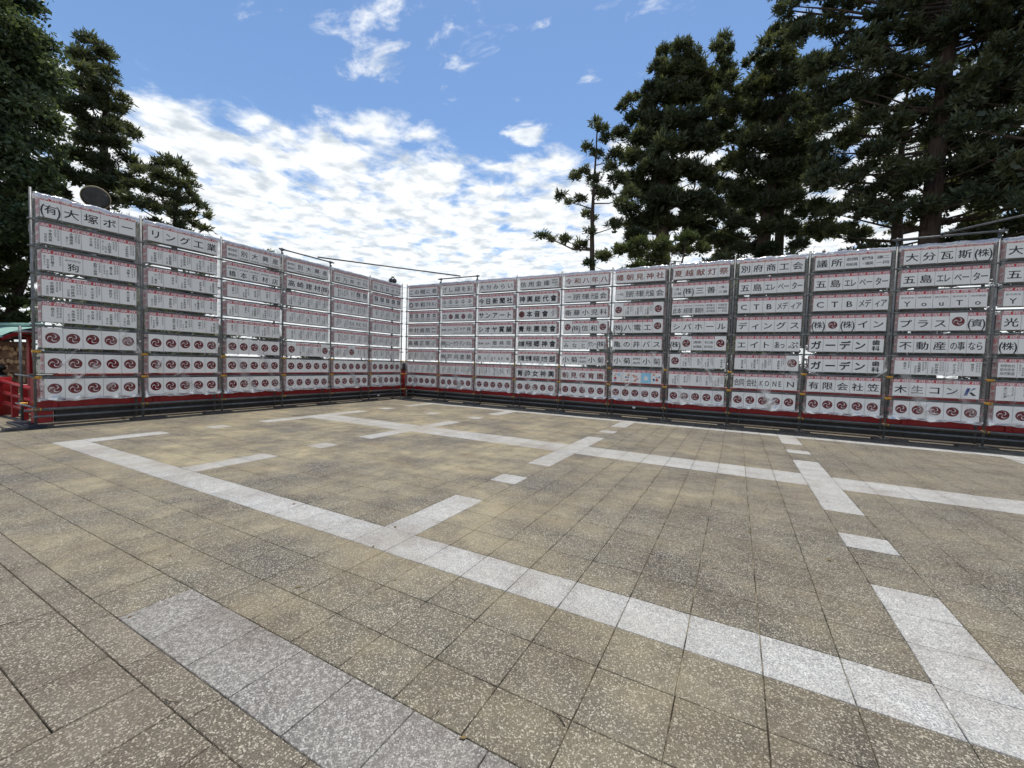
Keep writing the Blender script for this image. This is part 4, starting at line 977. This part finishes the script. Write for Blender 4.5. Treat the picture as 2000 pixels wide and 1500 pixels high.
tree('evergreen_shrub', 'lighter green bushy evergreen showing just above the middle of the long wing', (9.6, 4.4, -.03), 6.6, lobes_px(B1, 'y', 4.0, 8, .5, .6), 8, .14, 1.3, 'bush_foliage', TUFTS, .8, category='shrub')
def under(x, y, h, rad, seed, label, group):
    r = random.Random(seed); lb = []
    for k in range(int(h*7)):
        t = r.random(); a = r.uniform(0, 6.28); q = rad*math.sqrt(r.random())*(1-.45*t); lb.append((x+q*math.cos(a), y+q*math.sin(a)*.6, .5+(h-.9)*t, r.uniform(.5, .85)))
    tree('understory_tree', label, (x, y, -.03), h, lb, seed, .12, .55, 'cedar_foliage', TUFTS, 1.1, group=group, lean=(x, y, h-.3), limbs=False)
for k, (x, y, h, rad, w_) in enumerate([(9.4, 6.2, 6.3, 1.7, 'sixth bay'), (12.2, 6.6, 6.8, 1.8, 'seventh bay'), (14.9, 6.4, 6.4, 1.8, 'ninth bay'), (17.2, 6.8, 6.6, 1.9, 'tenth bay'), (20.2, 6.2, 7.0, 2.2, 'last bay')]):
    under(x, y, h, rad, 60+k, "shadowy young evergreen filling the gaps behind long wing's %s from corner" % w_ if k < 4 else "shadowy young evergreen behind the far end of the long wing", 'young evergreens below the cedars')
LFT = 'trees behind the short lantern wing'
L2 = [(165,77,14),(180,82,12),(195,97,14),(170,112,16),(200,112,16),(215,107,10),(150,117,12),(140,107,10),(165,142,20),(195,142,20),(215,142,12),(155,167,18),(190,172,22),(220,162,10),(235,192,14),(200,202,22),(225,217,16),(240,212,10),(165,202,18),(240,252,20),(258,264,15),(215,252,22),(180,242,20),(150,222,18),(128,207,16),(230,282,18),(195,282,20),(160,272,16),(175,312,24),(210,322,22),(250,312,16),(140,302,20),(265,332,14),(150,352,28),(200,362,26),(240,352,22),(110,332,26),(110,382,26),(70,352,28)]
tree('conifer_tree', 'tapering dark conifer with a bent tip, middle tree behind the short wing', (-9.0, -7.4, -.03), 13.4, lobes_px(L2, 'x', -9.0, 12), 12, .33, 1.2, group=LFT)
L3 = [(310,322,14),(330,317,16),(350,327,16),(365,342,14),(375,362,12),(290,332,14),(272,334,14),(320,347,18),(350,362,18),(374,382,14),(290,367,18),(320,382,20),(350,392,18),(384,397,12),(399,407,11),(404,424,8),(375,422,14),(345,422,16),(310,412,18),(280,402,18),(255,392,18),(260,362,16),(400,448,9),(385,442,10),(240,382,14),(300,440,18),(350,450,16)]
tree('conifer_tree', 'round-headed small conifer with clumped crown above the short wing\'s second outer bay', (-7.0, -5.6, -.03), 9.2, lobes_px(L3, 'x', -7.0, 13), 13, .22, 1.0, group=LFT)
L1 = region(14, -150, 150, -90, 460, 34, 20, 28, [(22, 55, 8, 10)], None, .05)
L1 = [(x, y, r_) for x, y, r_ in L1 if x+r_*.7 < np.interp(y, [-90, 0, 30, 80, 150, 200, 260, 420], [20, 62, 92, 118, 138, 128, 122, 118])]
tree('vine_tree', 'large broad-leaved tree draped with climbing vines behind the free end of the short wing', (-6.0, -10.6, -.03), 12.0, lobes_px(L1, 'x', -6.0, 14, .4), 14, .4, 2.6, 'vine_foliage', LEAFT, 1.4, group=LFT, lean=(-6.2, -10.4, 10.6), shell=.5)
L4 = region(15, -80, 100, 395, 650, 32, 18, 25, [(20, 580, 22, 8)], None, .03)
tree('conifer_tree', 'low sweeping conifer with mid-green fronds behind the plaque rack', (-7.2, -10.3, -.03), 6.5, lobes_px(L4, 'x', -6.6, 15, .5), 15, .2, 1.1, 'bush_foliage', TUFTS, .85, group=LFT)
for k, (x, y, h, rad, w_) in enumerate([(-4.6, -8.3, 5.6, 1.4, 'outermost bay'), (-4.4, -6.3, 4.7, 1.3, 'second outermost bay')]):
    under(x, y, h, rad, 70+k, "dark young evergreen close behind short wing's %s" % w_, 'young evergreens behind the short wing')
def shrub_row(items, temps, mat, group, lab, scale=.9):
    for k, (x, y, h, r_, bn) in enumerate(items):
        rr = random.Random(300+k+int(x*7)); lb = []
        nl = max(5, int(h*4))
        for q in range(nl): lb.append((x+rr.uniform(-r_, r_)*.7, y+rr.uniform(-r_, r_)*.7, .35+(h-.6)*(q+.5)/nl, rr.uniform(.35, .55)*r_))
        tree('shrub', lab % ('corner bay' if bn == 0 else ORD[bn]+' bay from corner'), (x, y, -.03), h*.9, lb, 300+k, .06, 1.0, mat, temps, scale, category='shrub', group=group, lean=(x, y, h*.85))
shrub_row([(-2.1-.3*(n % 2), -1.1-1.8*n, h, .95, n) for n, h in enumerate((1.7, 2.2, 2.6, 2.9, 3.5)) if n] + [(-2.4, -9.75, 3.3, .62, 5)], LEAFT, 'bush_foliage', 'shrubs behind the short wing', "leafy green shrub glimpsed behind short wing's %s", 1.3)
shrub_row([(1.0+1.8*n, 3.0+.5*(n % 2), 2.7+.5*((n*7) % 3), 1.0, n) for n in range(4, 11)], LEAFT, 'cedar_foliage', 'shrubs behind the long wing', "dark leafy shrub glimpsed behind long wing's %s", 1.35)
P = at_x(541, 497, -2.4)
tree('sapling', 'thin sapling whose leafy tip pokes above the short wing', (P[0]-.05, P[1], -.03), P[2]+.1, [(P[0], P[1]-.25, P[2]-.05, .22), (P[0], P[1]+.15, P[2]-.18, .2), (P[0]-.1, P[1]+.5, P[2]-.32, .2), (P[0], P[1]-.1, P[2]-.6, .4), (P[0], P[1]+.2, P[2]-1.1, .5), (P[0], P[1], P[2]-1.7, .6)], 41, .05, .8, 'bush_foliage', LEAFT, .9, category='tree')

# ------------------------------------------------------------------ litter on the paving
def litter():
    lm = MB(); lm.poly([(-.03, 0, .002), (-.005, -.014, .006), (.03, 0, .003), (-.005, .014, .008)]).poly([(.03, 0, .003), (.045, .001, .004), (.045, -.001, .004)])
    lm = lm.mesh('fallen_leaf', ['dry_leaf']); tm = MB().tube([(-.05, 0, .006), (0, .008, .007), (.06, -.004, .006)], .0028, 5).mesh('twig', ['twig'])
    r = random.Random(21)
    def g(px, py): d = ray(px, py); return CAM+d*(-CAM[2]/d[2])
    leaf_px = [(582, 1148), (904, 1443), (575, 985), (1555, 1090), (1697, 1088), (1320, 998), (1250, 970), (1087, 1014), (1175, 952), (772, 1030), (729, 1068), (258, 971), (333, 1085), (163, 968), (1465, 1040), (1620, 1095), (1278, 852), (1902, 960), (772, 1134), (253, 1206)]
    for k, (px, py) in enumerate(leaf_px):
        P = g(px, py); o = place('fallen_leaf', lm, None, (P[0], P[1], .003), (0, 0, r.uniform(0, 6))); s = r.uniform(.5, .95); o.scale = (s, s, s)
        tag(o, 'small dry leaf fallen on the paving tiles', 'leaf', 'fallen leaves on the paving')
    for k, (px, py) in enumerate([(850, 1396), (1090, 1404), (8, 1222), (336, 1372)]):
        P = g(px, py); o = place('fallen_twig', tm, None, (P[0], P[1], .003), (0, 0, r.uniform(0, 6))); s = r.uniform(.5, .9); o.scale = (s, s, s)
        tag(o, 'tiny dark twig lying on the paving tiles', 'twig', 'fallen twigs on the paving')
litter()
